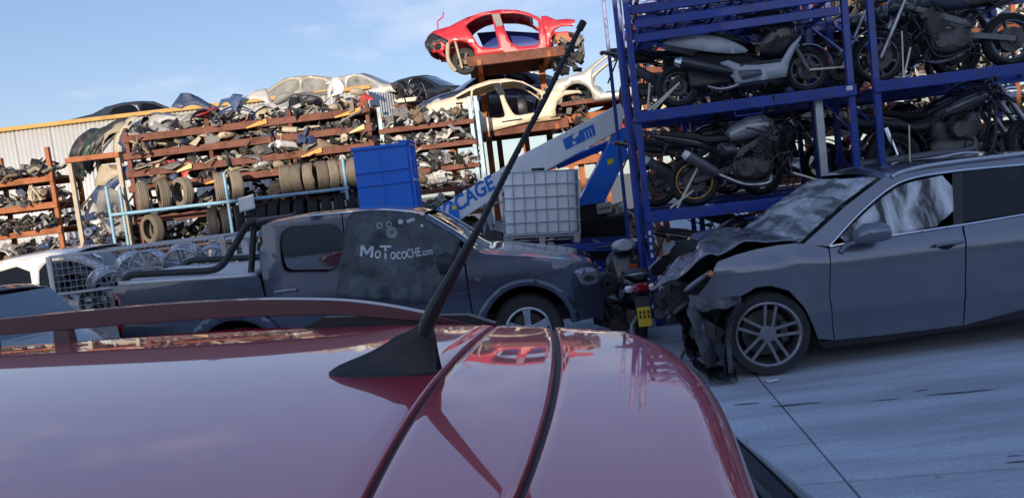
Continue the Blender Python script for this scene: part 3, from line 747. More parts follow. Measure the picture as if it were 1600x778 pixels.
# roof, screen, bonnet
C.bridge('roof', roofo, M_sv, crown=.045, pw=3, nu=28, nv=22)
C.bridge('windscreen', ws, M_glassc, crown=.0, bow=-.10, off=.03, nu=16, nv=18)
def film_ws(u, v):
    a = u * 1.2; b = v * 2.0
    k = .016 * abs(noise.noise((a * 9 + b * 4, b * 6 - a * 3, 3.3))) + .010 * abs(noise.noise((a * 20 + b * 9, b * 12, 8.1)))
    return (-.55 * k - .02, 0, .85 * k + .012)
C.bridge('windscreen_film', ws, M_film2, crown=.0, bow=-.10, off=.035, nu=60, nv=70, wr=film_ws)
C.bridge('rear_screen', [(2.10, 1.46), (2.25, 1.2)], M_glassd, crown=0, bow=.12, off=.05)
C.bridge('tailgate', [(2.20, 1.24), (2.32, .95), (2.34, .65), (2.28, .36)], M_sv, crown=0, bow=.10)
hl = T([(1244, 377), (1200, 379), (1158, 383), (1121, 397), (1102, 406), (1075, 425), (1045, 446), (1019, 460)], off=.10)
def crum(u, v):
    f = min(1, u * 1.6)
    n1 = noise.noise((u * 5.1, v * 3.2, 4.4)); n2 = noise.noise((u * 13, v * 9, 1.2))
    fold = abs(((u * 3.0 + v * 1.3) % 1.0) - .5)
    return (.03 * n2 * f + .50 * v * u ** 1.6, 0, f * (.06 * n1 + .022 * n2 + .07 * (fold - .25)) + .05 * math.sin(v * math.pi) * math.sin(u * math.pi))
C.bridge('bonnet', hl, carpaint('scuffed_bonnet_paint', (.20, .215, .24), metal=.6, rough=.45, dirt=(.34, .35, .36), amt=.55), crown=.02, bow=.04, nu=48, nv=44, wr=crum, y0=.12, solid=.012)
# engine bay and wreckage of the nose
eb = empty('x'); bpy.data.objects.remove(eb)
rnd = random.Random(11)
mb = MB(); s0, z0 = t(1085, 470); s1 = t(1250, 400)[0]
mb.box(((s0 + s1) / 2 + .12, VF.W / 2, .62), (s1 - s0 - .5, VF.W - .5, .55))
part('engine_bay', mb, M_dark, sv, bevel=.03)
mb = MB()
for k in range(26):
    c = (s0 + .02 + rnd.random() * .55, .14 + rnd.random() * 1.6, .42 + rnd.random() * .40)
    mb.box(c, (.06 + rnd.random() * .18, .06 + rnd.random() * .2, .05 + rnd.random() * .16), Matrix.Rotation(rnd.random() * 3, 3, 'X') @ Matrix.Rotation(rnd.random(), 3, 'Y'))
for k in range(10):
    a = Vector((s0 + rnd.random() * .5, .12 + rnd.random() * .6, .35 + rnd.random() * .45)); b = a + Vector((rnd.uniform(-.3, .3), rnd.uniform(-.1, .3), rnd.uniform(-.3, .2))); c = b + Vector((rnd.uniform(-.2, .2), rnd.uniform(-.2, .2), rnd.uniform(-.2, .1)))
    mb.tube(catmull([a, b, c], 4), .015 + rnd.random() * .015, 6)
part('engine_debris', mb, M_engine, sv, bevel=.006)
mb = MB()
for k in range(12):
    z = .40 + k * .035; mb.box((s0 + .04, VF.W / 2, z), (.03, 1.1, .012))
mb.box((s0 + .06, VF.W / 2, .6), (.02, 1.2, .46)); part('radiator', mb, M_engine, sv)
def P3(px, py, off): s, z = t(px, py, off); return Vector((s, off, max(z, .015)))
M_scuff = mat('scuffed_bumper_plastic', (.05, .055, .065), .38, var=.5, vscale=9, dirt=(.24, .26, .29), dirt_amt=.4, dirt_scale=6)
def torn(name, pts, wdt, seed, m, amp=.03, off=.05): part(name, ribbon([P3(x, y, off + o) for x, y, o in pts], wdt, seed, amp), m, sv, solid=.006, ang=24)
torn('torn_bumper_strip', [(1083, 478, 0), (1092, 505, -.02), (1102, 540, -.03), (1116, 570, 0)], (.14, .10, .02), 1.1, M_scuff, .016)
torn('torn_bumper_corner', [(1078, 470, .05), (1105, 474, 0), (1130, 470, -.01), (1160, 463, 0)], (.03, .05, .13), 2.3, M_scuff, .022)
torn('torn_arch_liner', [(1163, 470, 0), (1146, 492, 0), (1136, 530, 0), (1136, 582, 0)], (.11, .25, .0), 3.9, M_black, .02)
torn('torn_liner_edge', [(1158, 474, -.03), (1143, 497, -.03), (1139, 535, -.03), (1142, 584, -.03)], (.05, .02, .0), 5.3, M_scuff, .012)
torn('hanging_undertray', [(1088, 566, -.03), (1105, 580, 0), (1128, 582, 0), (1148, 580, 0)], (.03, .30, .05), 6.7, M_black, .03)
torn('bent_bracket', [(1095, 548, .1), (1085, 562, .05), (1098, 575, 0), (1112, 560, 0)], (.05, .08, .04), 7.7, M_black, .02)
torn('bumper_core', [(1060, 480, .5), (1075, 500, .35), (1082, 530, .25), (1090, 555, .2)], (.2, .3, .02), 8.8, M_dark, .05)
torn('crumpled_reinforcement', [(1062, 470, .9), (1066, 500, .75), (1072, 540, .6)], (.1, .5, .06), 9.8, M_engine, .05)
# lamp cavity
C.side('lamp_cavity', chaikin(T([(1068, 456), (1100, 430), (1116, 422), (1118, 440), (1100, 462), (1082, 468)]), 1), M_dark, off=.06)
# mirror, handle
for y_, sg2 in ((0, 1), (VF.W, -1)):
    a = t(1348, 362); yb = sv_yin(*a)
    mb = MB().blob([(a[0] - .155, 0, a[1] - .035, .02, .02), (a[0] - .14, 0, a[1] - .02, .07, .055), (a[0] - .06, 0, a[1], .10, .085), (a[0] + .06, 0, a[1] + .005, .105, .09), (a[0] + .13, 0, a[1] - .005, .085, .065), (a[0] + .155, 0, a[1] - .01, .03, .025)], n=18, p=2.2)
    for i, v in enumerate(mb.v): mb.v[i] = Vector((v.x, y_ + sg2 * (yb - .17 + v.y), v.z))
    mm = part('wing_mirror', mb, M_sv, sv)
    b = t(1316, 394)
    mb = MB().tube([(b[0] - .01, y_ + sg2 * (sv_yin(*b) + .02), b[1]), (b[0] + .05, y_ + sg2 * (yb - .05), b[1] + .06), (a[0] - .04, y_ + sg2 * (yb - .13), a[1] - .05)], [.05, .042, .05], 8, sq=.6); part('mirror_stalk', mb, M_sv, mm)
    hs = T([(1459, 383.5), (1480, 380), (1502, 377.5)])
    P = [Vector((s, y_ + sg2 * (sv_yin(s, z) - .032), z)) for s, z in hs]
    part('door_handle', MB().tube([P[0] + Vector((.01, sg2 * .03, 0))] + P + [P[-1] + Vector((-.01, sg2 * .03, 0))], .015, 8), M_sv, sv)
    hc = Vector(T([(1480, 385)])[0]); 
    part('handle_recess', MB().blob([(hc.x - .07, y_ + sg2 * (sv_yin(*hc) + .002), hc.y, .004, .012), (hc.x, y_ + sg2 * (sv_yin(*hc) + .001), hc.y, .006, .032), (hc.x + .07, y_ + sg2 * (sv_yin(*hc) + .002), hc.y + .01, .004, .012)]), M_dark, sv)
M_al_suv = mat('dull_grey_alloy', (.30, .30, .31), .34, .8, var=.1, dirt=(.10, .095, .09), dirt_amt=.6, dirt_scale=8)
for y_, fc in ((.17, -1), (VF.W - .17, 1)):
    wheel(sv, (sf, y_, AXS), .372, .30, .285, 5, True, m_rim=M_al_suv, face=fc, turn=R(80), steer=R(-4) if fc < 0 else 0, spw=.030)
    wheel(sv, (sr, y_, AXS), .372, .30, .285, 5, True, face=fc, turn=R(40), spw=.026)
for s_ in (sf, sr):
    for y_, k in ((.06, 1), (VF.W - .06, -1)):
        part('wheel_arch_liner', MB().lathe([(.46, 0), (.46, k * .42)], 20, c=(s_, y_, AXS + .03), arc=.5), M_dark, sv)
    part('chassis_block', MB().box((s_, VF.W / 2, .8), (.9, .95, .7)), M_dark, sv)
part('underbody', MB().box((.1, VF.W / 2, .34), (3.6, 1.5, .14)), M_dark, sv)
# spray can left on the scuttle
a = t(1251, 372, .30)
can = empty('spray_can', VF.O + Vector((a[0], .30, a[1])), (0, R(72), R(-20)), 'small white spray can lying at the foot of the film covered windscreen', 'can')
part('body', MB().lathe([(.001, -.075), (.026, -.075), (.026, .055), (.018, .07), (.001, .07)], 16, axis='z'), M_white, can)
part('cap', MB().lathe([(.017, .068), (.017, .10), (.001, .10)], 14, axis='z'), M_orl, can)
# ------------------------------------------------------------------ the red car whose roof fills the foreground
import numpy as np
M_red = carpaint('dark_red_paint', (.46, .007, .028), metal=.10, rough=.42, amt=.14, coat=1.0, cior=2.5)
RA = Vector((-.225, 1.21, 0)); RYAW = -10.0; HW = .86
rz0 = lambda s: 1.675 - .045 * s - .012 * s * s
# half width of the flat of the roof on the side away from the yard gate, by station
TE = [(-2.0, .51), (-.5, .495), (-.17, .475), (0, .44), (.08, .405), (.24, .345), (.36, .28), (.6, .2)]
def roofz0(s, tt): return rz0(s) - .020 * (tt / .62) ** 2
def roofz(s, tt):
    z = roofz0(s, tt)
    te = TE[-1][1]
    for (a, b), (c, d) in zip(TE, TE[1:]):
        if s <= c: te = b + (d - b) * max(0, (s - a)) / (c - a); break
    e = max(0.0, (tt - te) if tt > 0 else (-tt - .585))
    return z - e * e / .14
def red_yin(s, z):
    y = .015 + .05 * ((z - .75) / .5) ** 2 if z < 1.02 else .03 + .29 * (z - 1.02)
    f = max(0.0, (-s - 2.5) / .9); y += .22 * f * f
    f = max(0.0, (s - .25) / .6); y += .10 * f * f
    return y
c10, s10 = math.cos(R(RYAW)), math.sin(R(RYAW))
RO = RA + Vector((-s10, c10, 0)) * (-HW)
RF = Frame(RO.x, RO.y, 0, RYAW, red_yin, W=2 * HW)
red = empty('red_car', RO, (0, 0, R(RYAW)), 'glossy dark red car with roof rails and a roof aerial', 'car')
C = Car(red, RF)
def roof_hit(px, py, dz=0.0):
    o = RF.I @ Vector((0, 0, CAM_H)); d = RF.I.to_3x3() @ ray(px, py); z = 1.66
    for _ in range(12):
        k = (z - o.z) / d.z; s, tt = o.x + d.x * k, o.y + d.y * k - HW; z = roofz0(s, max(-.62, min(.62, tt))) + dz
    return s, tt
def fit(pts, deg, dz=0.0):
    q = np.array([roof_hit(a, b, dz) for a, b in pts]); cf = np.polyfit(q[:, 1], q[:, 0], deg); return lambda tt: float(np.polyval(cf, tt))
g1 = fit([(768, 511.5), (751, 521.7), (721, 551), (688, 589), (654, 631), (620, 686), (591, 737), (572, 775)], 2)
g2 = fit([(861, 513), (869, 524), (873, 547), (871, 576.5), (863, 610), (848, 661), (833, 711), (814, 775)], 2)
re_ = fit([(950, 517), (1000, 531), (1047, 566), (1085, 627), (1108, 690), (1122, 750), (1128, 778)], 3, -.008)
redge = lambda tt: min(re_(max(-.5, min(.42, tt))), .50)
TW = .66; gap = .0045; lip = .008
def tmap(v): return -TW + 2 * TW * v
def prof(v_s, a, b, tt, front=False, rear=False):
    """0..1 across a panel between curves a(t), b(t), edges turned down into the seams"""
    return a + (b - a) * v_s
def panel_grid(fa, fb, n, la, lb, name, m):
    us = [i / n for i in range(n + 1)]
    rows = []
    for v in range(73):
        tt = tmap(v / 72); A, B = fa(tt), fb(tt); row = []
        st = []
        if la: st += [(A + gap, -.014), (A + gap + .0005, -.005), (A + gap + .002, -.0015)]
        else: st += [(A, 0)]
        a0 = A + gap + .005 if la else A; b0 = B - gap - .005 if lb else B
        st += [(a0 + (b0 - a0) * u, 0) for u in us[(0 if la else 1):]]
        if lb: st += [(B - gap - .002, -.0015), (B - gap - .0005, -.005), (B - gap, -.014)]
        rows.append([(s, tt + HW, roofz(s, tt) + dz) for s, dz in st])
    k = len(rows[0]); V = [p for r in rows for p in r]; F = []
    for v in range(72):
        for i in range(k - 1): F.append((v * k + i, v * k + i + 1, (v + 1) * k + i + 1, (v + 1) * k + i))
    return part(name, MB().add(V, F), m, red, ang=50)
WSX = -1.75
panel_grid(lambda tt: WSX + .10 * (tt / .6) ** 2, g1, 60, False, True, 'roof_panel', M_red)
panel_grid(g1, g2, 14, True, True, 'roof_strip', M_red)
# tail panel with its rolled rear edge
rows = []
for v in range(73):
    tt = tmap(v / 72); A, B = g2(tt), redge(tt); z = roofz(B, tt); row = [(A + gap, tt + HW, roofz(A, tt) - .014), (A + gap + .0005, tt + HW, roofz(A, tt) - .005), (A + gap + .002, tt + HW, roofz(A, tt) - .0015)]
    for i in range(15): 
        s = A + gap + .005 + (B - A - gap - .005) * i / 14; row.append((s, tt + HW, roofz(s, tt)))
    for a in range(1, 10):
        an = R(a * 9); row.append((B + .045 * math.sin(an), (tt * (1 - .0 * a)) + HW, z - .045 * (1 - math.cos(an)) - .002 * a))
    row.append((B + .046, tt + HW, z - .085)); row.append((B + .03, tt + HW, z - .10))
    rows.append(row)
k = len(rows[0])
part('tail_panel', MB().add([p for r in rows for p in r], [(v * k + i, v * k + i + 1, (v + 1) * k + i + 1, (v + 1) * k + i) for v in range(72) for i in range(k - 1)]), M_red, red, ang=60)
for g in (g1, g2):
    rows = []
    for v in range(49):
        tt = tmap(v / 48)
        rows.append([(g(tt) + d, tt + HW, roofz(g(tt), tt) + h) for d, h in ((-.009, -.012), (-.0035, -.010), (0, -.0075), (.0035, -.010), (.009, -.012))])
    part('seam_seal', MB().add([p for r in rows for p in r], [(v * 5 + i, v * 5 + i + 1, v * 5 + i + 6, v * 5 + i + 5) for v in range(48) for i in range(4)]), M_black, red)
# sides (doors, windows), front and back so that the car is whole
SILLR = .32; AXR = .32; sfr, srr = -2.55, .05
rl = [(-1.78, 1.655), (-1.2, 1.675), (-.6, 1.665), (0, 1.625), (.24, 1.575)]
belt = [(.55, 1.08), (-.2, 1.04), (-1.0, 1.00), (-1.9, .97), (-2.5, .95)]
win = chaikin([(-2.25, 1.03), (-1.75, 1.55), (-1.2, 1.58), (-.6, 1.57), (-.05, 1.53), (.25, 1.40), (.38, 1.15), (-.2, 1.09), (-1.0, 1.05)], 2)
aF = arc(sfr, AXR + .02, .38, 0, 180, 12); aR = arc(srr, AXR + .02, .38, 0, 180, 12)
full = [(-3.30, .40), (-3.34, .7), (-3.15, .90), (-2.55, .98)] + [(-2.35, 1.02)] + rl + [(.48, 1.35), (.74, 1.08), (.77, .9), (.76, .6), (.68, .36), (srr + .4, .34)] + aR + [(srr - .4, .32), (sfr + .4, .32)] + aF + [(sfr - .4, .34)]
C.side('body_side', full, M_red, [win], h=.12)
C.side('side_window', chaikin([(-2.3, 1.01), (-1.77, 1.575), (-1.2, 1.605), (-.6, 1.595), (-.03, 1.555), (.28, 1.41), (.42, 1.13), (-.2, 1.07), (-1.0, 1.03)], 2), M_glassd, off=.015)
C.side('side_glazing_bar', [(-.72, 1.60), (-.62, 1.60), (-.60, 1.04), (-.70, 1.04)], M_black, off=.008)
C.side('door_moulding', [(-2.1, .56), (.0 - .36, .58), (-.36, .64), (-2.1, .62)], M_black, off=-.012, solid=.02)
C.bridge('bonnet', [(-3.22, .84), (-2.9, .94), (-2.35, 1.02)], M_red, crown=.06)
C.bridge('nose', [(-3.28, .36), (-3.36, .6), (-3.22, .84)], M_red, crown=0, bow=-.16)
C.bridge('windscreen', [(-2.36, 1.02), (-2.0, 1.42), (-1.76, 1.655)], M_glassc, crown=0, bow=-.10)
C.side('wheel_well', [(-3.1, .5), (-3.0, .85), (.5, .9), (.55, .5)], M_dark, off=.05)
for s_ in (sfr, srr):
    wheel(red, (s_, .15, AXR), .32, .21, .21, 5, False, face=-1, spw=.06); wheel(red, (s_, 2 * HW - .15, AXR), .32, .21, .21, 5, False, face=1, spw=.06)
part('underbody', MB().box((-1.3, HW, .36), (3.6, 1.3, .14)), M_dark, red)
# rear hatch: glass in a black frame
def hatch(u, v, t0, t1, d=0.0, u0=0.0, u1=1.0):
    tt = t0 + (t1 - t0) * v; uu = u0 + (u1 - u0) * u
    k = abs(tt) / .60
    B = .44 - .135 * k * k
    return (B + .02 + .50 * uu + d, tt * (1 + .04 * uu) + HW, 1.575 - .49 * uu - .02 * k * k + d)
part('rear_screen', MB().grid(lambda u, v: hatch(u, v, -.52, .52, -.004), 10, 16), M_glassd, red, ang=60)
fm = MB(); fm.grid(lambda u, v: hatch(u, v, .51, .665, 0), 12, 4); fm.grid(lambda u, v: hatch(u, v, -.665, -.51, 0), 12, 4); fm.grid(lambda u, v: hatch(u, v, -.51, .51, 0, .0, .07), 2, 16)
part('screen_frame', fm, mat('gloss_black_trim', (.012, .013, .016), .25, coat=.4), red, ang=60)
for sg2 in (-1, 1):
    P = [Vector(hatch(u / 10, 1, 0, sg2 * .672, .003)) for u in range(11)]
    part('hatch_edge_seal', MB().tube(P, .012, 6), mat('grey_rubber', (.10, .10, .11), .5), red)
    P = [Vector(hatch(u / 10, 1, 0, sg2 * .512, .002)) for u in range(11)]
    part('screen_trim', MB().tube(P, .003, 6), M_steel, red)
C.bridge('tailgate', [(.76, 1.10), (.78, .92), (.78, .6), (.70, .36)], M_red, crown=0, bow=.08)
part('hatch_inner', MB().box((.28, HW, 1.18), (.3, 1.0, .3)), M_dark, red)
part('headliner', MB().grid(lambda u, v: (-1.5 + 1.9 * u, HW - .55 + 1.1 * v, 1.59 - .03 * u), 4, 4), M_dark, red)
# roof rails
RF2 = Frame(RO.x, RO.y, 0, RYAW, lambda s, z: HW + .51, W=2 * HW)
top = RF2.T([(-60, 504), (0, 498), (114, 486.5), (253, 474.5), (380, 467.5), (470, 466.5), (540, 468.5), (600, 475.5), (660, 486.5), (720, 499.5), (752, 507)])
bot = RF2.T([(-60, 528), (0, 522.5), (114, 513), (253, 501.5), (380, 494), (470, 491), (540, 490.5), (600, 495.5), (660, 500.5), (720, 506), (752, 510)])
topc = [tuple(v) for v in catmull(top, 4)]; botc = [tuple(v) for v in catmull(bot, 4)]
dx = topc[0][0]; 
front_t = [(WSX + .35, roofz(WSX + .35, .51) + .01), (WSX + .55, rz0(-1.2) + .045)] if dx > -1.1 else []
for y_ in (HW + .51, HW - .635):
    P = front_t + topc; Q = botc[::-1] + ([(WSX + .60, rz0(-1.2) + .0)] if front_t else [])
    mb = MB(); mb.prism(P + Q, y_ - .016, y_ + .016)
    rr_ = part('roof_rail', mb, mat('reflection_dark_rail', (.085, .008, .018), .35, coat=.6, var=.1), red, bevel=.006)  # rail red darkened in its colour for the dark surroundings it reflects
    for px in (100, -20):
        s, z = RF2.t(px, 518); part('rail_foot', MB().box((s, y_, roofz0(s, .51) + .012), (.055, .024, .075), taper=.8), MATS['reflection_dark_rail'], rr_, bevel=.004)
    s, z = RF2.t(640, 505); part('rail_foot', MB().prism([(s - .28, roofz0(s - .28, .51) - .01), (s - .2, roofz0(s - .2, .51) + .022), (s + .14, roofz0(s + .14, .51) + .012), (s + .2, roofz0(s + .2, .51) - .01)], y_ - .012, y_ + .012), M_black, rr_)
# aerial on the centre line
AF = Frame(RA.x, RA.y, 0, RYAW, lambda s, z: 0.0)
tops = AF.T([(514, 581), (528, 571), (548, 562), (572, 552), (597, 539), (618, 525), (640, 515.5), (662, 501), (676, 506), (677, 530), (678, 560), (682, 584)])
wds = [v.x for v in catmull([(a_, 0) for a_ in (.003, .013, .018, .0205, .022, .0215, .020, .018, .016, .015, .0155, .010)], 4)]
topsm = [tuple(v) for v in catmull(tops, 4)]; secs = []
for (s, z), wd_ in zip(topsm, wds):
    zb = roofz(s, 0) - .002; z = max(z, zb + .006); secs.append((s, zb, z, wd_))
V = []; F = []; prof_ = [(-1.0, 0), (-1.0, .07), (-.95, .10)] + [tuple(v) for v in catmull([(-.93, .10), (-.80, .20), (-.55, .45), (-.36, .75), (-.20, .95), (0, 1.0), (.20, .95), (.36, .75), (.55, .45), (.80, .20), (.93, .10)], 3)] + [(.95, .10), (1.0, .07), (1.0, 0)]
for (s, zb, z, wd_) in secs:
    for a, b in prof_: V.append((s, HW + a * wd_ * 1.15, zb + b * (z - zb)))
n_ = len(prof_)
for i in range(len(secs) - 1):
    for j in range(n_ - 1): F.append((i * n_ + j, (i + 1) * n_ + j, (i + 1) * n_ + j + 1, i * n_ + j + 1))
F.append(tuple(range(n_))); F.append(tuple((len(secs) - 1) * n_ + j for j in range(n_))[::-1])
fin = part('aerial_base', MB().add(V, F), mat('satin_black_plastic', (.014, .015, .018), .38, var=.1, bump=.05, bscale=200), red, ang=55)
# shallow gasket lip
s0, s1 = tops[0][0], tops[-1][0]
ms = AF.T([(661, 522), (668, 505), (680, 480), (700, 443), (722, 402), (737, 376), (752, 348), (800, 252), (850, 158), (905, 47), (912, 34)])
rad = [.0115, .0125, .0118, .0098, .0078, .0066, .0050, .0044, .0040, .0038, .0034]
part('aerial_mast', MB().tube([(s, HW, z) for s, z in ms], rad, 14), MATS['satin_black_plastic'], fin)
for k in range(34):
    f = .02 + k * .028; i = 6; a = Vector(ms[6]); b = Vector(ms[9]); q = a + (b - a) * f
    d = (b - a).normalized() * .003
    part('mast_coil', MB().tube([(q.x - d.x, HW, q.y - d.y), (q.x + d.x, HW, q.y + d.y)], .0049 - .001 * f, 10), MATS['satin_black_plastic'], fin)
a = Vector(ms[9]); b = Vector(ms[10]); part('mast_tip', MB().tube([(a.x, HW, a.y), (b.x, HW, b.y), (b.x + (b - a).x * .1, HW, b.y + (b - a).y * .1)], [.0055, .0055, .003], 12), MATS['satin_black_plastic'], fin)
# ------------------------------------------------------------------ storage racks
def rack(name, label, x0, x1, Y0, Y1, tiers, posts, m_post, m_beam, ztop, beam=.11, deck=True, yaw=0.0, cat='rack', base_z=0.0, m_deck=None, bw=.05):
    """tiers: shelf heights (top of the deck); posts: x of the uprights; local origin at ((x0+x1)/2, Y0, 0)"""
    ox = (x0 + x1) / 2
    root = empty(name, (ox, Y0, base_z), (0, 0, R(yaw)), label, cat)
    D = Y1 - Y0
    for x in posts:
        for y in (.06, D - .06): part('upright', MB().box((x - ox, y, ztop / 2), (.09, .09, ztop)), m_post, root, bevel=.008)
        for k in range(int(ztop / 1.1)):
            part('side_brace', MB().bar((x - ox, .1, .3 + k * 1.1), (x - ox, D - .1, .9 + k * 1.1), .03, .03), m_post, root)
    for z in tiers:
        for y in (0.0, D): part('beam', MB().box((0, y - .002 if y == 0 else y, z - beam / 2 - .02), (x1 - x0, bw, beam)), m_beam, root, bevel=.006)
        if deck: part('shelf_deck', MB().box((0, D / 2, z - .012), (x1 - x0 - .02, D - bw - .01, .02)), m_deck or m_beam, root)
    return root
A_T = [3.99, 3.62, 3.23, 2.90, 2.2, 1.5]
rackA = rack('shelf_rack', 'long rusty brown shelf rack heaped with car parts above the tyre row', -8.2, -2.72, 17.0, 18.3, A_T, [-8.1, -6.3, -4.5, -2.8], M_rustd, M_rustd, 4.15, beam=.14)
rackL = rack('shelf_rack', 'orange beam shelf rack holding a stack of dark bumpers before the zinc wall', -9.42, -8.24, 16.9, 18.2, [3.66, 1.5], [-9.36, -8.30], mat('dusty_cream_paint', (.45, .38, .27), .7, var=.2), M_rust, 3.66, beam=.10)
B_T = [3.34, 2.76, 2.20, 1.62]
rackB = rack('shelf_rack', 'bright orange shelf rack crammed with small parts beside the zinc wall', -13.2, -9.80, 17.0, 18.2, B_T, [-13.1, -11.6, -9.86], M_rust, M_rust, 3.95, beam=.12)
C_T = [3.52, 3.06, 2.54, 2.06, 1.5]
rackC = rack('shelf_rack', 'brown shelf rack with pale blue uprights full of engine parts behind the white boom', -2.66, -.50, 17.4, 18.6, C_T, [-2.6, -.56, -.42], mat('pale_blue_upright_paint', (.34, .47, .55), .5, .2, var=.2, dirt=(.3, .2, .12), dirt_amt=.5), M_rustd, 4.0, beam=.10)
E_T = [4.9, 4.0, 3.1, 2.3, 1.4]
rackE = rack('shelf_rack', 'rusty shelf rack of sunlit parts seen through the blue motorcycle rack', 3.0, 13.5, 16.0, 17.2, E_T, [3.1, 5.6, 8.2, 10.8, 13.4], M_rust, M_rustd, 5.2, beam=.12)
# loose orange brackets sticking out from the shelf beams
for k, (x, z) in enumerate([(-6.9, 3.23), (-5.2, 3.99), (-3.2, 3.99), (-3.05, 3.62), (-4.1, 3.23), (-6.2, 2.9)]):
    m = mat('yellow_orange_paint', (.62, .30, .05), .6, var=.15) if k % 3 else mat('cream_yellow_paint', (.66, .52, .22), .6, var=.15)
    ln = .34 + .12 * (k % 3)
    P = [(0, 0), (ln, .06), (ln, .17), (ln * .82, .15), (.0, .03)]
    part('corner_bracket', MB().prism(P, -.018, .018), m, rackA, loc=(x - (-8.2 - 2.72) / 2 - ln / 2, -.06, z - .17), rot=(0, 0, 0))
# tyre shelf: sky blue pipe rack
M_pipe = mat('sky_blue_pipe_paint', (.22, .42, .56), .5, .1, var=.2, dirt=(.5, .45, .36), dirt_amt=.6, dirt_scale=3)
tr = empty('tyre_rack', (-5.8, 16.2, 0), label='sky blue pipe rack carrying two rows of old tyres', cat='rack')
for zz in (2.30, 1.58):
    for y in (0, .55): part('pipe_rail', MB().tube([(-2.48, y, zz), (2.55, y, zz - .03)], .035, 10), M_pipe, tr)
for x in (-2.48, 0.0, 2.5):
    for y in (0, .55): part('pipe_post', MB().tube([(x, y + .002, 0), (x, y + .002, 2.9)], .034, 10), M_pipe, tr)
# tyres
ORDN = ['first', 'second', 'third', 'fourth', 'fifth', 'sixth', 'seventh', 'eighth', 'ninth', 'tenth', 'eleventh', 'twelfth', 'thirteenth']
t_me = MB().lathe(tyre_prof(.315, .205, .205), 40, closed=False).mesh('tyre')
t_me2 = MB().lathe(tyre_prof(.325, .235, .20), 40).mesh('tyre')
def tyre(me, m, loc, rot, label, group):
    o = bpy.data.objects.new('tyre', me.copy() if not me.materials or me.materials[0] != m else me); COL.objects.link(o)
    if not o.data.materials: o.data.materials.append(m)
    else: o.data.materials[0] = m
    o.location = loc; o.rotation_euler = rot
    k = o.modifiers.new('solid', 'SOLIDIFY'); k.thickness = .012; k.offset = 1
    return tag(o, label, 'tyre', group)
zt = 2.30 + .30
G1 = 'sunlit worn tyres on the pipe rack'
# axle mostly along x so that the tread faces the yard; lathe axis is y -> rotate about z
for k, (px, py, ry, rz, lab) in enumerate([(222, 300, 0, -62, 'brown dusty worn tyre at the free end of the sky blue rail'), (255, 300, 0, -58, 'brown dusty worn tyre second along the sky blue rail'), (285, 299, 0, -40, 'ribbed rust brown tyre with its hole showing, third on the rail'),
                                           (345, 290, 0, -70, 'dusty brown tyre standing alone beside a cream one'), (368, 287, 0, -64, 'pale dusty tyre with a white stripe across its tread')]):
    p = atY(px, py, 16.48); me = t_me if k < 3 else t_me2
    tyre(me, M_rubdusty, (p.x, 16.48, 2.30 + .31), (0, R(ry), R(rz)), lab, G1)
p = atY(233, 357, 16.3); tyre(t_me, M_rubdusty, (p.x, 16.45, 1.58 + .33), (0, 0, R(-36)), 'single dusty tyre on the lower rail under the sunlit tyres', G1)
for k in range(8):
    x = -4.60 + k * .252 + .012 * math.sin(k * 9); tyre(t_me if k % 3 else t_me2, M_rubdusty if k < 8 else M_rub, (x, 16.5, 2.27 + .325), (0, 0, R(-80 + 9 * math.sin(k * 5))), f'dusty tyre packed on the upper blue rail, {ORDN[7 - k]} in the row from the blue basket', 'tyres packed on the upper rail')
for k in range(13):
    x = -6.25 + k * .27; tyre(t_me, M_rub, (x, 16.45, 1.56 + .325), (0, R(5 * math.sin(k * 3)), R(-84 + 9 * math.sin(k * 7.1) + (8 if k < 4 else 0))), f'black tyre on the lower blue rail, {ORDN[12 - k]} in the row from the blue basket', 'tyres packed on the lower rail')
for k in range(10):
    x = -6.3 + k * .33; tyre(t_me2, M_rub, (x, 16.6, 1.0), (0, 0, R(-80 + 7 * math.sin(k * 4.1))), f'black tyre in the raised row below the lower rail, {ORDN[9 - k]} from the blue basket', 'tyres under the pipe rack')
for k in range(9):
    x = -6.3 + k * .36; tyre(t_me2, M_rub, (x, 16.65, .335), (0, 0, R(-80 + 7 * math.sin(k * 2.1))), f'black tyre standing on the ground under the pipe rack, {ORDN[8 - k]} from the blue basket', 'tyres under the pipe rack')
# price papers hung on the rail
p = atY(385, 318, 16.1); mb = MB().grid(lambda u, v: (-.17 + .34 * u, .02 * math.sin(u * 5), -.30 + .30 * v + .05 * u), 6, 6)
tag(part('paper_sheet', mb, M_white, loc=(p.x, 16.12, 2.33), solid=.002), 'white paper sheet hung from the sky blue rail', 'paper')
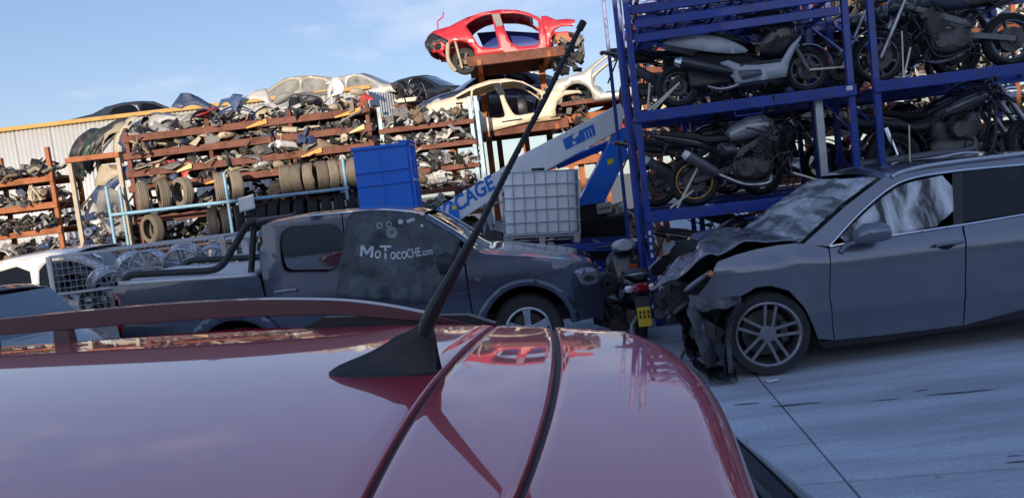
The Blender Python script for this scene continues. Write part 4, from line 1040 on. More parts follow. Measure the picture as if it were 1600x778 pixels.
# ------------------------------------------------------------------ scrap parts lying on the shelves
JC = {}
def jm(nm, col, rough=.5, metal=0.0): 
    return mat('scrap_' + nm, col, rough, metal, var=.22, vscale=5, objvar=.3, dirt=(.20, .17, .13), dirt_amt=.55, dirt_scale=5, bump=.1, bscale=40)
JCOL = [('grey', jm('grey', (.20, .19, .18))), ('black', jm('black', (.030, .030, .032), .45)), ('white', jm('white', (.62, .60, .56), .4)), ('silver', jm('silver', (.42, .41, .40), .4, .3)),
        ('beige', jm('beige', (.45, .38, .27))), ('blue', jm('blue', (.04, .07, .16), .4)), ('red', jm('red', (.42, .035, .03), .4)), ('green', jm('green', (.03, .07, .055), .4)), ('brown', jm('brown', (.17, .115, .07), .6))]
JD = dict(JCOL)
rj = random.Random(21)
def bumper(seed):
    r = random.Random(seed); L = r.uniform(.62, .85); H = r.uniform(.30, .5); cv = r.uniform(.22, .4)
    out = chaikin([(-L, 0), (L, 0), (L * 1.0, H * .7), (L * .8, H), (-L * .8, H), (-L, H * .7)], 1)
    holes = [chaikin([(-L * .5, H * .15), (L * .5, H * .15), (L * .42, H * .42), (-L * .42, H * .42)], 1), chaikin([(L * .62, H * .12), (L * .85, H * .15), (L * .82, H * .38), (L * .64, H * .36)], 1), chaikin([(-L * .62, H * .12), (-L * .64, H * .36), (-L * .82, H * .38), (-L * .85, H * .15)], 1)]
    return MB().panel(out, holes, .11, lambda a, b: (a, cv * (a / L) ** 2 * 1.2 + .10 * (b / H - .4) ** 2, b)), .008
def fender(seed):
    r = random.Random(seed); L = r.uniform(.45, .6)
    out = [(-L, .1), (-L, .5), (-L * .3, .62), (L, .55), (L * .95, .1)] + arc(L * .15, .05, .33, 15, 165, 10)
    return MB().panel(out, (), .11, lambda a, b: (a, .10 * (b - .3) ** 2 + .12 * (a / L) ** 2 + (.12 if b > .58 else 0), b)), .006
def shard(seed):
    r = random.Random(seed); P = []; n = 7
    for k in range(n):
        a = 2 * math.pi * k / n + r.uniform(-.25, .25); d = r.uniform(.16, .42); P.append((math.cos(a) * d * 1.3, math.sin(a) * d * .75))
    return MB().panel(P, (), .1, lambda a, b: (a, .35 * a * a + .07 * noise.noise((a * 5 + seed, b * 5, 0)) + .2 * b * b, b)), .007
def lamp(seed):
    r = random.Random(seed); L = r.uniform(.2, .3)
    return MB().blob([(-L, 0, .1, .02, .02), (-L * .8, 0, .1, .09, .07), (-L * .2, .02, .12, .12, .105), (L * .5, .05, .12, .10, .08), (L, .10, .1, .03, .025)], n=12), 0
def liner(seed):
    r = random.Random(seed); rr = r.uniform(.28, .38)
    mb = MB(); mb.grid(lambda u, v: (rr * math.cos(math.pi * u) * (1 + .05 * math.sin(v * 9)), -.15 + .3 * v, rr * math.sin(math.pi * u) + .02 * noise.noise((u * 6, v * 4, seed))), 18, 6); return mb, .006
def muffler(seed):
    r = random.Random(seed); L = r.uniform(.25, .4)
    mb = MB().blob([(-L, 0, .11, .04, .04), (-L * .9, 0, .11, .12, .09), (L * .9, 0, .11, .12, .09), (L, 0, .11, .04, .04)], n=12)
    mb.tube(catmull([(L, 0, .11), (L + .2, .03, .13), (L + .35, .1, .2), (L + .7, .1, .22)], 4), .028, 7); mb.tube(catmull([(-L, 0, .11), (-L - .15, -.05, .1), (-L - .25, -.1, .02)], 4), .028, 7); return mb, 0
def knuckle(seed):
    r = random.Random(seed); mb = MB()
    mb.lathe([(.02, -.05), (.11, -.05), (.13, -.02), (.13, .02), (.07, .05), (.02, .06)], 14, c=(0, 0, .14))
    for k in range(3):
        a = Vector((0, 0, .14)); b = a + Vector((r.uniform(-.35, .35), r.uniform(-.1, .15), r.uniform(-.1, .2))); c = b + Vector((r.uniform(-.2, .2), r.uniform(-.1, .1), r.uniform(-.05, .12))); mb.tube(catmull([a, b, c], 3), [.03, .028, .026, .024, .022, .03, .035][:7], 6)
    return mb, 0
def engine_lump(seed):
    r = random.Random(seed); mb = MB()
    for k in range(7): mb.box((r.uniform(-.15, .15), r.uniform(-.1, .1), r.uniform(.08, .34)), (r.uniform(.1, .28), r.uniform(.1, .25), r.uniform(.08, .2)), Matrix.Rotation(r.uniform(-.4, .4), 3, 'Y'))
    for k in range(3): mb.lathe([(.01, 0), (.07, 0), (.08, .03), (.05, .05), (.01, .05)], 12, c=(r.uniform(-.15, .15), -.16, r.uniform(.12, .3)))
    for k in range(3): mb.tube(catmull([(r.uniform(-.2, .2), r.uniform(-.1, .1), .3), (r.uniform(-.3, .3), r.uniform(-.2, .1), .45), (r.uniform(-.3, .3), -.1, .25)], 4), .022, 6)
    return mb, 0
def trim(seed):
    r = random.Random(seed); L = r.uniform(.35, .55); out = chaikin([(-L, .02), (L, 0), (L * .9, .35), (L * .2, .5), (-L * .9, .38)], 1)
    h = [chaikin([(-L * .3, .12), (L * .1, .12), (L * .1, .25), (-L * .3, .25)], 1)]
    return MB().panel(out, h, .1, lambda a, b: (a, .05 * math.sin(a * 7 + seed) + .06 * math.sin(b * 9), b)), .012
def pipe(seed):
    r = random.Random(seed); P = [Vector((-.6, 0, .04))]
    for k in range(5): P.append(P[-1] + Vector((r.uniform(.15, .35), r.uniform(-.1, .1), r.uniform(-.05, .09))))
    return MB().tube(catmull(P, 4), .026, 7), 0
def mirror(seed):
    r = random.Random(seed); return MB().blob([(-.14, 0, .1, .02, .03), (-.11, 0, .1, .07, .09), (.02, .02, .1, .09, .10), (.12, .02, .09, .05, .06), (.16, .02, .06, .03, .03), (.24, .02, .02, .03, .02)], n=12), 0
KINDS = {'bumper': (bumper, 'bumper'), 'fender': (fender, 'wing panel'), 'panel_shard': (shard, 'bent panel piece'), 'headlamp': (lamp, 'headlamp'), 'arch_liner': (liner, 'wheel arch liner'), 'silencer': (muffler, 'exhaust silencer'),
         'wheel_hub': (knuckle, 'wheel hub'), 'engine_part': (engine_lump, 'engine lump'), 'trim_panel': (trim, 'trim panel'), 'exhaust_pipe': (pipe, 'exhaust pipe'), 'door_mirror': (mirror, 'door mirror')}
JME = {}
def jmesh(kind, var, colname):
    k = (kind, var, colname)
    if k not in JME:
        base = (kind, var)
        if base not in JME:
            mb, sol = KINDS[kind][0](var * 3 + 1); JME[base] = (mb.mesh(kind), sol)
        me0, sol = JME[base]; me = me0.copy(); me.materials.append(JD[colname]); JME[k] = (me, sol)
    return JME[k]
JN = {}
def junk(kind, var, colname, loc, rot, where, sc=1.0):
    me, sol = jmesh(kind, var, colname)
    o = link(kind, me, None, None, loc=loc, rot=rot, solid=sol); o.scale = (sc,) * 3
    lab = f'{colname} {KINDS[kind][1]} {where}'
    return tag(o, lab, KINDS[kind][1] if len(KINDS[kind][1].split()) < 3 else ('panel' if 'panel' in kind else 'wheel hub' if kind == 'wheel_hub' else 'arch liner'), f'{KINDS[kind][1]}s {where}')
def fill(x0, x1, Y0, D, z, n, where, kinds, cols, hmax, seed, sc=(.8, 1.1), lay=.12):
    r = random.Random(seed)
    for i in range(n):
        kd = r.choice(kinds); cn_ = r.choice(cols); x = x0 + (x1 - x0) * (i + r.uniform(.15, .85)) / n
        y = Y0 + r.uniform(.05, D * .55); s = r.uniform(*sc)
        lift = r.choice((0, 0, lay, lay * 1.6)) * (hmax / .35)
        if kd in ('bumper', 'fender', 'trim_panel', 'panel_shard', 'arch_liner'):
            rx = r.uniform(-75, -10) if kd != 'arch_liner' else r.uniform(-20, 20); rz = r.uniform(-45, 45); ry = r.uniform(-14, 14)
        else: rx, ry, rz = r.uniform(-25, 25), r.uniform(-18, 18), r.uniform(-70, 70)
        if kd == 'bumper': s *= .85; y += .1
        junk(kd, r.randint(0, 3), cn_, (x, y, z + lift + .01), (R(rx), R(ry), R(rz)), where, s)
def heap(name, x0, x1, Y0, D, z, n, hgt, seed, cols=(0, 1, 3, 4), size=(.06, .19), label=None):
    """small scrap nobody could count: one object, several colours"""
    r = random.Random(seed); mbs = {}
    for i in range(n):
        c = r.choice(cols); mb = mbs.setdefault(c, MB()); x = r.uniform(x0, x1); y = Y0 + r.uniform(0.02, D)
        zz = z + hgt * r.random() ** 1.5 * (.55 + .45 * noise.noise((x * 1.7, seed, 0))); s = r.uniform(*size); st = len(mb.v)
        k = r.random()
        if k < .30:
            P = [(-s, -s * r.uniform(.2, .7)), (s * r.uniform(.5, 1.2), -s * .5), (s * 1.2, s * .3), (s * .1, s * r.uniform(.4, .9)), (-s * .9, s * .4)]
            mb.prism(P, -.006, .006, f=lambda a, y_, b: (a, y_ + .8 * a * a / max(s, .01), b))
        elif k < .70: mb.tube([(-s, 0, 0), (-s * .2, s * .3, s * r.uniform(-.3, .5)), (s * .5, 0, s * .3), (s * 1.3, s * r.uniform(-.4, .4), 0)], s * r.uniform(.10, .22), 6)
        elif k < .76: mb.box((0, 0, 0), (s * 1.3, s * .6, s * .4), taper=.7)
        elif k < .88: mb.lathe([(s * .15, -s * .2), (s * .55, -s * .2), (s * .6, s * .1), (s * .3, s * .25), (s * .12, s * .3)], 10)
        elif k < .94: mb.lathe([(s * .5, -s * .06), (s * .62, 0), (s * .5, s * .06), (s * .42, 0)], 12, closed=True)
        else: mb.blob([(-s, 0, 0, s * .1, s * .1), (-s * .8, 0, 0, s * .4, s * .3), (s * .6, 0, 0, s * .45, s * .35), (s, 0, 0, s * .15, s * .1)], n=8)
        Mx = Matrix.Translation((x, y, zz)) @ Matrix.Rotation(r.uniform(0, 6.3), 4, 'Z') @ Matrix.Rotation(r.uniform(-.9, .9), 4, 'X') @ Matrix.Rotation(r.uniform(-.9, .9), 4, 'Y')
        mb.xf(Mx, st)
    me = None; allm = MB(); idx = []
    mats_ = []
    for c, mb in mbs.items():
        n0 = len(allm.f); allm.add(mb.v, mb.f); idx += [len(mats_)] * (len(allm.f) - n0); mats_.append(JCOL[c][1])
    me = bpy.data.meshes.new(name); me.from_pydata([tuple(v) for v in allm.v], [], allm.f)
    for m in mats_: me.materials.append(m)
    me.polygons.foreach_set('material_index', idx); me.shade_smooth(); me.set_sharp_from_angle(angle=R(35)); me.update()
    o = link(name, me, None); tag(o, label or 'heap of small mixed scrap parts on a shelf', 'scrap heap', None, 'stuff'); return o
ORD = ['top', 'second', 'third', 'fourth', 'fifth', 'sixth']
BIG = ['bumper', 'fender', 'panel_shard', 'trim_panel', 'headlamp', 'arch_liner']; SMALL = ['headlamp', 'door_mirror', 'engine_part', 'wheel_hub', 'exhaust_pipe', 'panel_shard', 'silencer']
GEN = ['grey', 'grey', 'black', 'white', 'silver', 'beige', 'beige', 'brown', 'blue', 'red']
for i, z in enumerate(A_T):
    if i > 3:
        heap('small_scrap', -8.1, -2.8, 17.25, .9, z + .02, 260, .6, 90 + i, cols=(1, 1, 1, 0, 5), size=(.1, .26), label=f'dark scrap packed on the {ORD[i]} shelf of the long rusty rack behind the tyres'); continue
    w_ = f'on the {ORD[i]} shelf of the long rusty rack'
    fill(-8.1, -2.8, 16.85, 1.2, z, 30, w_, BIG if i == 0 else BIG[:4] + BIG[:2] + SMALL, GEN, .5 if i == 0 else .25, 50 + i, sc=(.75, 1.1) if i == 0 else (.6, .95), lay=.12 if i == 0 else .05)
    heap('small_scrap', -8.1, -2.8, 16.9, 1.0, z + .02, 170, .36 if i == 0 else .22, 70 + i, cols=(0, 1, 1, 1, 3, 4, 8, 1), size=(.07, .2), label=f'small scrap strewn along the {ORD[i]} shelf of the long rusty rack')
for i, z in enumerate(B_T):
    w_ = f'on the {ORD[i]} shelf of the bright orange rack'
    fill(-12.6, -9.9, 16.9, 1.1, z, 14, w_, SMALL + ['panel_shard'], ['grey', 'beige', 'black', 'silver', 'beige', 'red', 'blue'], .25, 150 + i, sc=(.6, .9), lay=.07)
    heap('small_scrap', -12.8, -9.9, 16.9, .95, z + .02, 230, .42, 170 + i, cols=(0, 1, 1, 1, 4, 8, 3), size=(.07, .2), label=f'small scrap filling the {ORD[i]} shelf of the bright orange rack')
for i, z in enumerate(C_T):
    w_ = f'on the {ORD[i]} shelf of the pale blue post rack'
    fill(-2.55, -.6, 17.25, 1.1, z, 13, w_, SMALL, ['grey', 'silver', 'black', 'silver', 'white', 'brown'], .3, 250 + i, sc=(.6, .9), lay=.08)
    heap('small_scrap', -2.55, -.6, 17.3, .95, z + .02, 150, .40, 270 + i, cols=(0, 1, 1, 1, 3, 3, 2), label=f'small metal scrap filling the {ORD[i]} shelf of the pale blue post rack')
for i, z in enumerate(E_T):
    w_ = f'on the {ORD[i]} shelf behind the motorcycles'
    fill(3.1, 13.3, 15.95, 1.1, z, 14, w_, BIG + SMALL, GEN + ['white', 'white', 'beige'], .4, 350 + i, sc=(.8, 1.2))
    heap('small_scrap', 3.1, 13.3, 15.9, .95, z + .02, 520, .78, 370 + i, cols=(0, 1, 1, 1, 2, 4, 3, 5), size=(.09, .28), label=f'small scrap filling the {ORD[i]} shelf of the rack behind the motorcycles')
# stack of dark bumpers leaning on the short orange shelf
w_ = 'leaning in the bumper stack on the short orange shelf'
for k, (x, c) in enumerate([(-9.12, 'black'), (-8.98, 'green'), (-8.84, 'black'), (-8.68, 'black')]):
    junk('bumper', k % 4, c, (x, 17.35, 3.72 + .05 * k), (R(-15), R(-58 + 4 * k), R(14)), w_, .95)
for k, (x, c, ry) in enumerate([(-8.55, 'beige', -25), (-8.30, 'beige', -70), (-7.85, 'blue', -40), (-7.62, 'grey', -20), (-7.45, 'grey', 25)]):
    junk('fender' if k != 1 else 'bumper', k % 4, c, (x, 17.2, 3.74 + .10 * (k % 2)), (R(-20), R(ry), R(-12 + 6 * k)), 'propped up at the end of the long rusty rack', 1.0)
for k, (x, z, c, kd, ry) in enumerate([(-6.75, 4.22, 'blue', 'fender', 35), (-6.55, 4.05, 'grey', 'bumper', 10), (-5.35, 4.12, 'white', 'fender', -20), (-5.0, 4.02, 'beige', 'panel_shard', 15), (-4.15, 4.08, 'grey', 'trim_panel', 0), (-3.95, 4.22, 'black', 'panel_shard', 30), (-4.4, 4.1, 'blue', 'panel_shard', -30)]):
    junk(kd, k % 4, c, (x, 17.25, z), (R(-25), R(ry), R(10)), 'standing proud on top of the long rusty rack', 1.05)
# door skins and trim under the short orange shelf
for k, (px, py, c, kd, rx, ry, s) in enumerate([(150, 325, 'grey', 'trim_panel', 0, 80, 1.5), (172, 290, 'beige', 'fender', -10, 20, 1.1), (195, 305, 'blue', 'fender', 0, -30, 1.3), (165, 345, 'grey', 'bumper', -60, -8, .9), (118, 345, 'white', 'bumper', 0, 78, .9)]):
    p = atY(px, py, 16.8); junk(kd, k, c, (p.x, 16.9 + .05 * k, p.z - .2), (R(rx), R(ry), R(5)), 'stood on end under the bumper stack', s)
heap('scrap_heap', -3.0, 3.2, 16.6, 3.2, .02, 700, 1.7, 480, cols=(1, 1, 1, 0, 3, 8), size=(.12, .34), label='dark heap of engine scrap on the ground under the car rack')
heap('small_scrap', -9.3, -8.2, 16.9, .9, 1.52, 220, 1.7, 470, cols=(1, 1, 0, 5), label='dark scrap piled under the bumper stack')
# ------------------------------------------------------------------ generic saloon shell (used for the far wrecks and parked cars)
def sal_yin(s, z):
    y = .01 + .06 * ((z - .7) / .45) ** 2 if z < .92 else .03 + .36 * (z - .92)
    for f in (max(0.0, (s - 1.35) / .85), max(0.0, (-s - 1.4) / .8)): y += .20 * f * f
    return y
def saloon(name, label, loc, yaw, paint, stripped=True, glass=None, wheels=False, group=None, front_bare=False, lid=True, pitch=0.0, scale=1.0, roll=0.0):
    """front towards +s; s = 0 in the middle, near side at y = 0"""
    fr = Frame(0, 0, 0, 0, sal_yin, W=1.74)
    o = empty(name, loc, (R(roll), R(pitch), R(yaw)), label, 'car', group); o.scale = (scale,) * 3
    c = Car(o, fr); ax, sF, sR = .31, 1.33, -1.30
    aF = arc(sF, ax + .03, .37, 0, 180, 12); aR = arc(sR, ax + .03, .37, 0, 180, 12)
    roofl = [(-1.45, 1.10), (-1.05, 1.30), (-.55, 1.42), (-.05, 1.45), (.35, 1.42)]
    scr = [(.35, 1.42), (.75, 1.20), (1.12, .97)]
    out = [(-2.1, .50), (-2.15, .78), (-2.05, .98), (-1.75, 1.03)] + roofl + scr[1:]
    out += ([(1.35, .93), (1.42, .78)] if front_bare else [(1.7, .86), (2.05, .74), (2.12, .5), (2.0, .28), (sF + .40, .27)])
    out += (aF[4:] if front_bare else aF) + [(sF - .40, .24), (sR + .40, .24)] + aR + [(-1.72, .3)]
    w1 = chaikin([(-1.02, .98), (-.98, 1.10), (-.80, 1.27), (-.22, 1.37), (-.14, .95) if not stripped else (-.10, .40), (-.85, .95) if not stripped else (-.78, .42)], 1)
    w2 = chaikin([(-.08, .95) if not stripped else (.04, .38), (-.10, 1.37), (.28, 1.35), (.62, 1.18), (.92, .96), (.90, .92) if not stripped else (.90, .42)], 1)
    c.side('body_side', out, paint, [w1, w2], h=.11, solid=.02)
    if not stripped or glass:
        g = glass or M_glassd
        c.side('side_window', [(-1.02, .94), (-.98, 1.12), (-.80, 1.29), (-.2, 1.39), (.28, 1.37), (.64, 1.19), (.94, .96), (.9, .93)], g, off=.02)
    c.bridge('roof', roofl[1:], paint, crown=.05, pw=4, solid=.02)
    if lid: c.bridge('boot_lid', [(-2.06, .97), (-1.78, 1.03), (-1.45, 1.10)], paint, crown=.03, pw=4, solid=.02)
    c.bridge('tail', [(-2.0, .32), (-2.13, .6), (-2.15, .78), (-2.05, .98)], paint, crown=0, bow=-.10, solid=.02)
    if not front_bare:
        c.bridge('bonnet', [(2.04, .75), (1.7, .86), (1.12, .97)], paint, crown=.05, pw=4, solid=.02, flip=True)
        c.bridge('nose', [(1.98, .28), (2.12, .5), (2.04, .75)], paint, crown=0, bow=.12, solid=.02, flip=True)
        c.side('head_lamp', chaikin([(1.75, .80), (2.0, .71), (2.04, .60), (1.8, .64)], 1), M_head, off=-.006)
    if not stripped:
        c.bridge('windscreen', scr, glass or M_glassc, crown=0, bow=.10); c.bridge('rear_screen', [(-1.45, 1.10), (-1.05, 1.30)], glass or M_glassd, crown=.02, bow=0)
    c.side('tail_lamp', chaikin([(-2.14, .92), (-1.85, .94), (-1.88, .80), (-2.15, .76)], 1), M_redl, off=-.006)
    part('floor_pan', MB().box((-.1, .87, .27), (3.7, 1.5, .10)), M_rustd, o)
    part('bulkhead', MB().box((1.05, .87, .62), (.06, 1.5, .6)), M_dark, o)
    part('rear_bulkhead', MB().box((-1.1, .87, .62), (.06, 1.45, .55)), M_dark, o)
    for q in (-.35, .4):
        mb = MB().blob([(q - .25, .5, .45, .22, .06), (q + .2, .5, .47, .24, .08), (q + .25, .5, .47, .2, .05)]); mb.blob([(q - .32, .5, .75, .20, .28), (q - .24, .5, .75, .23, .33), (q - .17, .5, .72, .2, .28)])
        part('seat', mb, M_black, o)
    for s_ in (sF, sR):
        for y_, k in ((.07, 1), (1.67, -1)): part('wheel_arch_liner', MB().lathe([(.39, 0), (.39, k * .4)], 16, c=(s_, y_, ax + .03), arc=.5), M_dark, o)
        if wheels:
            wheel(o, (s_, .15, ax), .31, .2, .2, 5, False, face=-1, spw=.05); wheel(o, (s_, 1.59, ax), .31, .2, .2, 5, False, face=1, spw=.05)
        else:
            for y_ in (.22, 1.5):
                mb = MB().lathe([(.02, -.06), (.07, -.06), (.13, -.02), (.13, .02), (.05, .06)], 14, c=(s_, y_, ax)); mb.tube([(s_, y_, ax), (s_ - .1, .87, ax - .05)], .035, 7); mb.tube([(s_, y_ , ax), (s_ - .02, y_ + (.1 if y_ < .8 else -.1), ax + .35)], .04, 7)
                part('axle_stub', mb, M_engine, o)
    if front_bare:
        r = random.Random(hash(name) % 97 + int(loc[0] * 10)); mb = MB()
        for k in range(30): mb.box((r.uniform(1.2, 2.0), r.uniform(.2, 1.5), r.uniform(.3, .85)), (r.uniform(.08, .3), r.uniform(.08, .3), r.uniform(.06, .2)), Matrix.Rotation(r.uniform(-1, 1), 3, 'Y') @ Matrix.Rotation(r.uniform(-1, 1), 3, 'X'))
        for k in range(14):
            a = Vector((r.uniform(1.2, 2.0), r.uniform(.1, 1.2), r.uniform(.25, .9))); mb.tube(catmull([a, a + Vector((r.uniform(-.3, .3), r.uniform(-.3, .3), r.uniform(-.3, .2))), a + Vector((r.uniform(-.4, .4), r.uniform(-.3, .3), r.uniform(-.5, .1)))], 4), r.uniform(.012, .03), 6)
        part('engine', mb, M_engine, o, bevel=.01)
        for y_ in (.25, 1.45): part('chassis_leg', MB().bar((1.1, y_, .45), (2.05, y_, .42), .10, .12), paint, o)
    return o
P_cream = carpaint('cream_paint', (.70, .60, .43), metal=.0, rough=.45, amt=.3, dirt=(.32, .24, .15))
P_tan = carpaint('tan_grey_paint', (.40, .36, .29), metal=.1, rough=.45, amt=.4)
P_silver = carpaint('silver_paint', (.58, .55, .49), metal=.35, rough=.4, amt=.35)
P_wred = carpaint('bright_red_paint', (.55, .018, .028), metal=.0, rough=.42, amt=.45, dirt=(.26, .07, .055))
P_black = carpaint('black_paint', (.012, .014, .020), metal=.2, rough=.35, amt=.10)
P_dgrey = carpaint('dark_blue_grey_paint', (.045, .055, .070), metal=.4, rough=.35, amt=.2)
P_blue = carpaint('navy_paint', (.02, .04, .10), metal=.3, rough=.35, amt=.3)
DZ = 4.40
M_dusty = mat('dusty_glass', (.26, .25, .22), .25, spec=.6, var=.5, vscale=3, dirt=(.05, .06, .07), dirt_amt=.8, dirt_scale=2.2)
saloon('parked_saloon', 'dark blue grey saloon with red tail lamps showing above the wall end rail', (-10.75, 24.1, DZ), 33, P_dgrey, False, None, True)
saloon('stripped_saloon', 'tan saloon with dusty windows on the deck behind the wall', (-6.1, 25.6, DZ + .16), 184, P_tan, False, M_dusty, True)
saloon('stripped_saloon', 'silver saloon with bare engine front at the end of the zinc wall', (-4.35, 23.7, DZ), -14, P_silver, False, M_dusty, False, front_bare=True, scale=1.0)
o = saloon('black_saloon', 'black saloon parked behind the silver stripped car on the deck', (-2.7, 25.6, DZ), -25, P_black, False, None, True)
# ---- red shell on top of the car rack, traced
def shell(name, label, fr, out, holes, paint, roofl, scr_l, pillar=None):
    o = empty(name, fr.O, (0, 0, R(fr.yaw)), label, 'car'); c = Car(o, fr)
    c.side('body_side', out, paint, holes, h=.10, solid=.025)
    c.bridge('roof', roofl, paint, crown=.05, pw=4, solid=.02, nv=14)
    return o, c
def rw_yin(s, z):
    return (.02 if z < .85 else .02 + .42 * (z - .85)) + .16 * max(0, (-s - 1.3) / .8) ** 2
RZ = 4.86
RWF = Frame(.35, 19.6, RZ, -4, rw_yin, W=1.76)
T = RWF.T
out = T([(663, 67), (670, 55), (677, 49), (702, 41.7), (727, 28.6), (752, 20.3), (780, 15.6), (807, 16), (827, 21), (842, 27.5), (850, 34), (855, 60), (857, 77), (810, 83.5), (746, 91), (743, 90), (740, 77), (730, 67.6), (718.5, 64.3), (707, 66), (700, 73.5), (690, 82), (675, 82.7), (671, 75)])
h1 = T([(727.7, 41), (733, 36), (740, 31.7), (752, 26), (767, 22.2), (768.5, 23), (772, 43.4), (780, 72), (779, 74.5), (767, 76), (750, 73), (747, 70), (741, 60), (736.9, 53.4), (729, 43)])
h2 = T([(781, 21.7), (803.7, 21.2), (817, 22.8), (828, 26), (839.6, 32), (841, 36), (842.5, 66), (840, 70), (833.8, 71.8), (812, 73), (806, 72), (798, 66), (793.7, 58.5), (787, 43), (784, 33)])
rs, c = shell('red_car_shell', 'stripped bright red saloon shell without doors perched highest on the car rack', RWF, out, [h1, h2], P_wred, T([(702, 41.7), (727, 28.6), (752, 20.3), (780, 15.6), (807, 16), (827, 21)]), None)
c.bridge('screen_header', T([(827, 21), (831, 22.5)]), P_wred, crown=.03)
c.bridge('boot_lid', T([(670, 55), (677, 49), (702, 41.7)]), P_wred, crown=.04, pw=4, solid=.02)
c.bridge('tail', T([(672, 80), (664, 67), (670, 55)]), M_black, crown=0, bow=-.10)
c.side('pillar_trim', T([(768, 22.5), (780, 21.7), (786, 40), (776, 42)]), mat('grey_primer', (.25, .24, .22), .7), off=-.004, both=False)
c.side('far_door', T([(736, 36), (780, 32), (842, 34), (842, 60), (780, 66), (748, 64)]), mat('deep_blue_trim', (.015, .04, .24), .5), off=.03, both=False, near=False)
fen = T([(845, 26), (852, 25), (857, 26.7), (869, 31.7), (886, 30), (899, 31.7), (896, 41.7), (877, 42), (866, 48.4), (860.5, 64), (858.8, 76.8), (853, 76), (850, 45)])
c.side('front_fender', fen, P_wred, h=.07, off=-.02, solid=.01, wr=lambda a, b: .03 * noise.noise((a * 5, b * 5, 1)))
c.side('tail_trim', T([(664, 70), (668, 58), (676, 52), (690, 58), (701, 64), (696, 72), (690, 65), (678, 67), (676, 80), (672, 79)]), M_black, off=-.012, both=True, h=.06, solid=.02, wr=lambda a, b: .02 * noise.noise((a * 9, b * 9, 4)))
c.side('sill_seam', T([(748, 88.6), (810, 81.4), (856, 75.4), (856, 76.2), (810, 82.4), (748, 89.8)]), M_dark, off=-.004)
c.side('tail_lamp_hole', chaikin(T([(678, 70), (689, 66), (690, 78), (679, 80)]), 1), M_dark, off=-.004, both=False)
part('floor_pan', MB().grid(lambda u, v: (-1.05 + 2.35 * u, .08 + 1.6 * v, RWF.t(800, 84)[1] - .02 + .02 * math.sin(v * 12)), 10, 14), M_rustd, rs, solid=.06)
part('sill_underside', MB().box((.15, .06, RWF.t(800, 88)[1]), (2.3, .10, .10)), mat('underseal_brown', (.20, .16, .10), .8, var=.3), rs)
a = RWF.t(722, 97); part('spare_well', MB().lathe([(.02, -.15), (.28, -.15), (.38, -.05), (.42, .18), (.36, .2)], 20, c=(a[0], .6, a[1] + .02), axis='z'), M_dark, rs)
wheel(rs, (a[0] + .05, .28, a[1] + .04), .33, .2, .21, 5, False, face=-1, m_rim=M_engine, spw=.05)
part('shock_strut', MB().tube([(a[0] - .12, .05, a[1] + .55), (a[0] - .02, .08, a[1] - .15)], .03, 8), mat('dusty_cream_paint', (.45, .38, .27)), rs)
part('fuel_hose', MB().tube(catmull([(a[0] - .3, .0, a[1] + .5), (a[0] - .34, .0, a[1] + .1), (a[0] - .2, .05, a[1] - .2)], 5), .05, 8), mat('dusty_cream_paint', (.45, .38, .27)), rs)
r = random.Random(5); mb = MB(); e0 = RWF.t(880, 75)
for k in range(60): mb.box((e0[0] + r.uniform(-.25, .5), r.uniform(.05, 1.6), e0[1] + r.uniform(-.42, .32)), (r.uniform(.06, .25), r.uniform(.06, .25), r.uniform(.05, .18)), Matrix.Rotation(r.uniform(-1, 1), 3, 'Y') @ Matrix.Rotation(r.uniform(-1, 1), 3, 'X'))
for k in range(26):
    q = Vector((e0[0] + r.uniform(-.3, .45), r.uniform(.0, 1.0), e0[1] + r.uniform(-.2, .3))); mb.tube(catmull([q, q + Vector((r.uniform(-.2, .2), r.uniform(-.2, .2), r.uniform(-.3, .1))), q + Vector((r.uniform(-.3, .3), r.uniform(-.2, .2), r.uniform(-.5, 0)))], 4), r.uniform(.010, .03), 6)
part('engine', mb, M_engine, rs, bevel=.01)
part('inner_wing', MB().box((e0[0] + .05, .35, e0[1] + .28), (.6, .1, .22)), mat('faded_orange_red', (.42, .13, .06), .6, var=.3), rs)
part('radiator_frame', MB().box((e0[0] + .5, .9, e0[1] + .05), (.06, 1.3, .5)), M_black, rs, bevel=.01)
part('exhaust_end', MB().tube([(e0[0] - .1, .3, e0[1] - .5), (e0[0] + .1, .3, e0[1] - .55)], [.14, .10], 10), M_dark, rs)
q = RWF.t(684, 46); q2 = RWF.t(693, 26); part('bent_boot_hinge', MB().tube([(q[0], .2, q[1]), (q[0] + .02, .2, q[1] + .2), (q2[0], .2, q2[1] - .03), (q2[0] + .02, .2, q2[1] + .08)], .018, 6), P_wred, rs)
# ---- cream shell below it
CZ = 3.18
def cw_yin(s, z):
    return (.02 if z < .85 else .02 + .42 * (z - .85)) + .14 * max(0, (-s - 1.3) / .8) ** 2 + .10 * max(0, (s - 1.4) / .6) ** 2
CWF = Frame(.35, 18.9, CZ, -3, cw_yin, W=1.76)
T = CWF.T
out = T([(664, 170), (667.5, 163.4), (709, 151.4), (737.5, 135), (763.8, 126.2), (792, 123.6), (818.5, 128.4), (840, 139.4), (853.5, 142.7), (880, 141.6), (906, 141.6), (910, 147), (902, 145.5), (882, 149), (871, 159), (867.7, 172), (868.8, 182), (847, 185.3), (755, 208.3), (751, 196), (743, 184), (735, 174), (722, 170), (712, 172), (700, 180), (675, 180)])
h1 = T([(738.6, 141.6), (742, 139), (769, 130.4), (771, 131.5), (779, 143.8), (789, 180), (787, 183), (781, 184.5), (763.8, 184.5), (756, 181), (750.6, 174.4), (742, 164), (738, 156)])
h2 = T([(782, 129.3), (803, 127), (814, 129), (828, 135), (840, 143), (845.5, 149), (845, 162), (841, 172), (836, 176), (812, 180.5), (805, 180), (800, 175), (790, 157)])
h3 = T([(711, 153.6), (736, 140.5), (735, 151), (715.6, 155.8)])
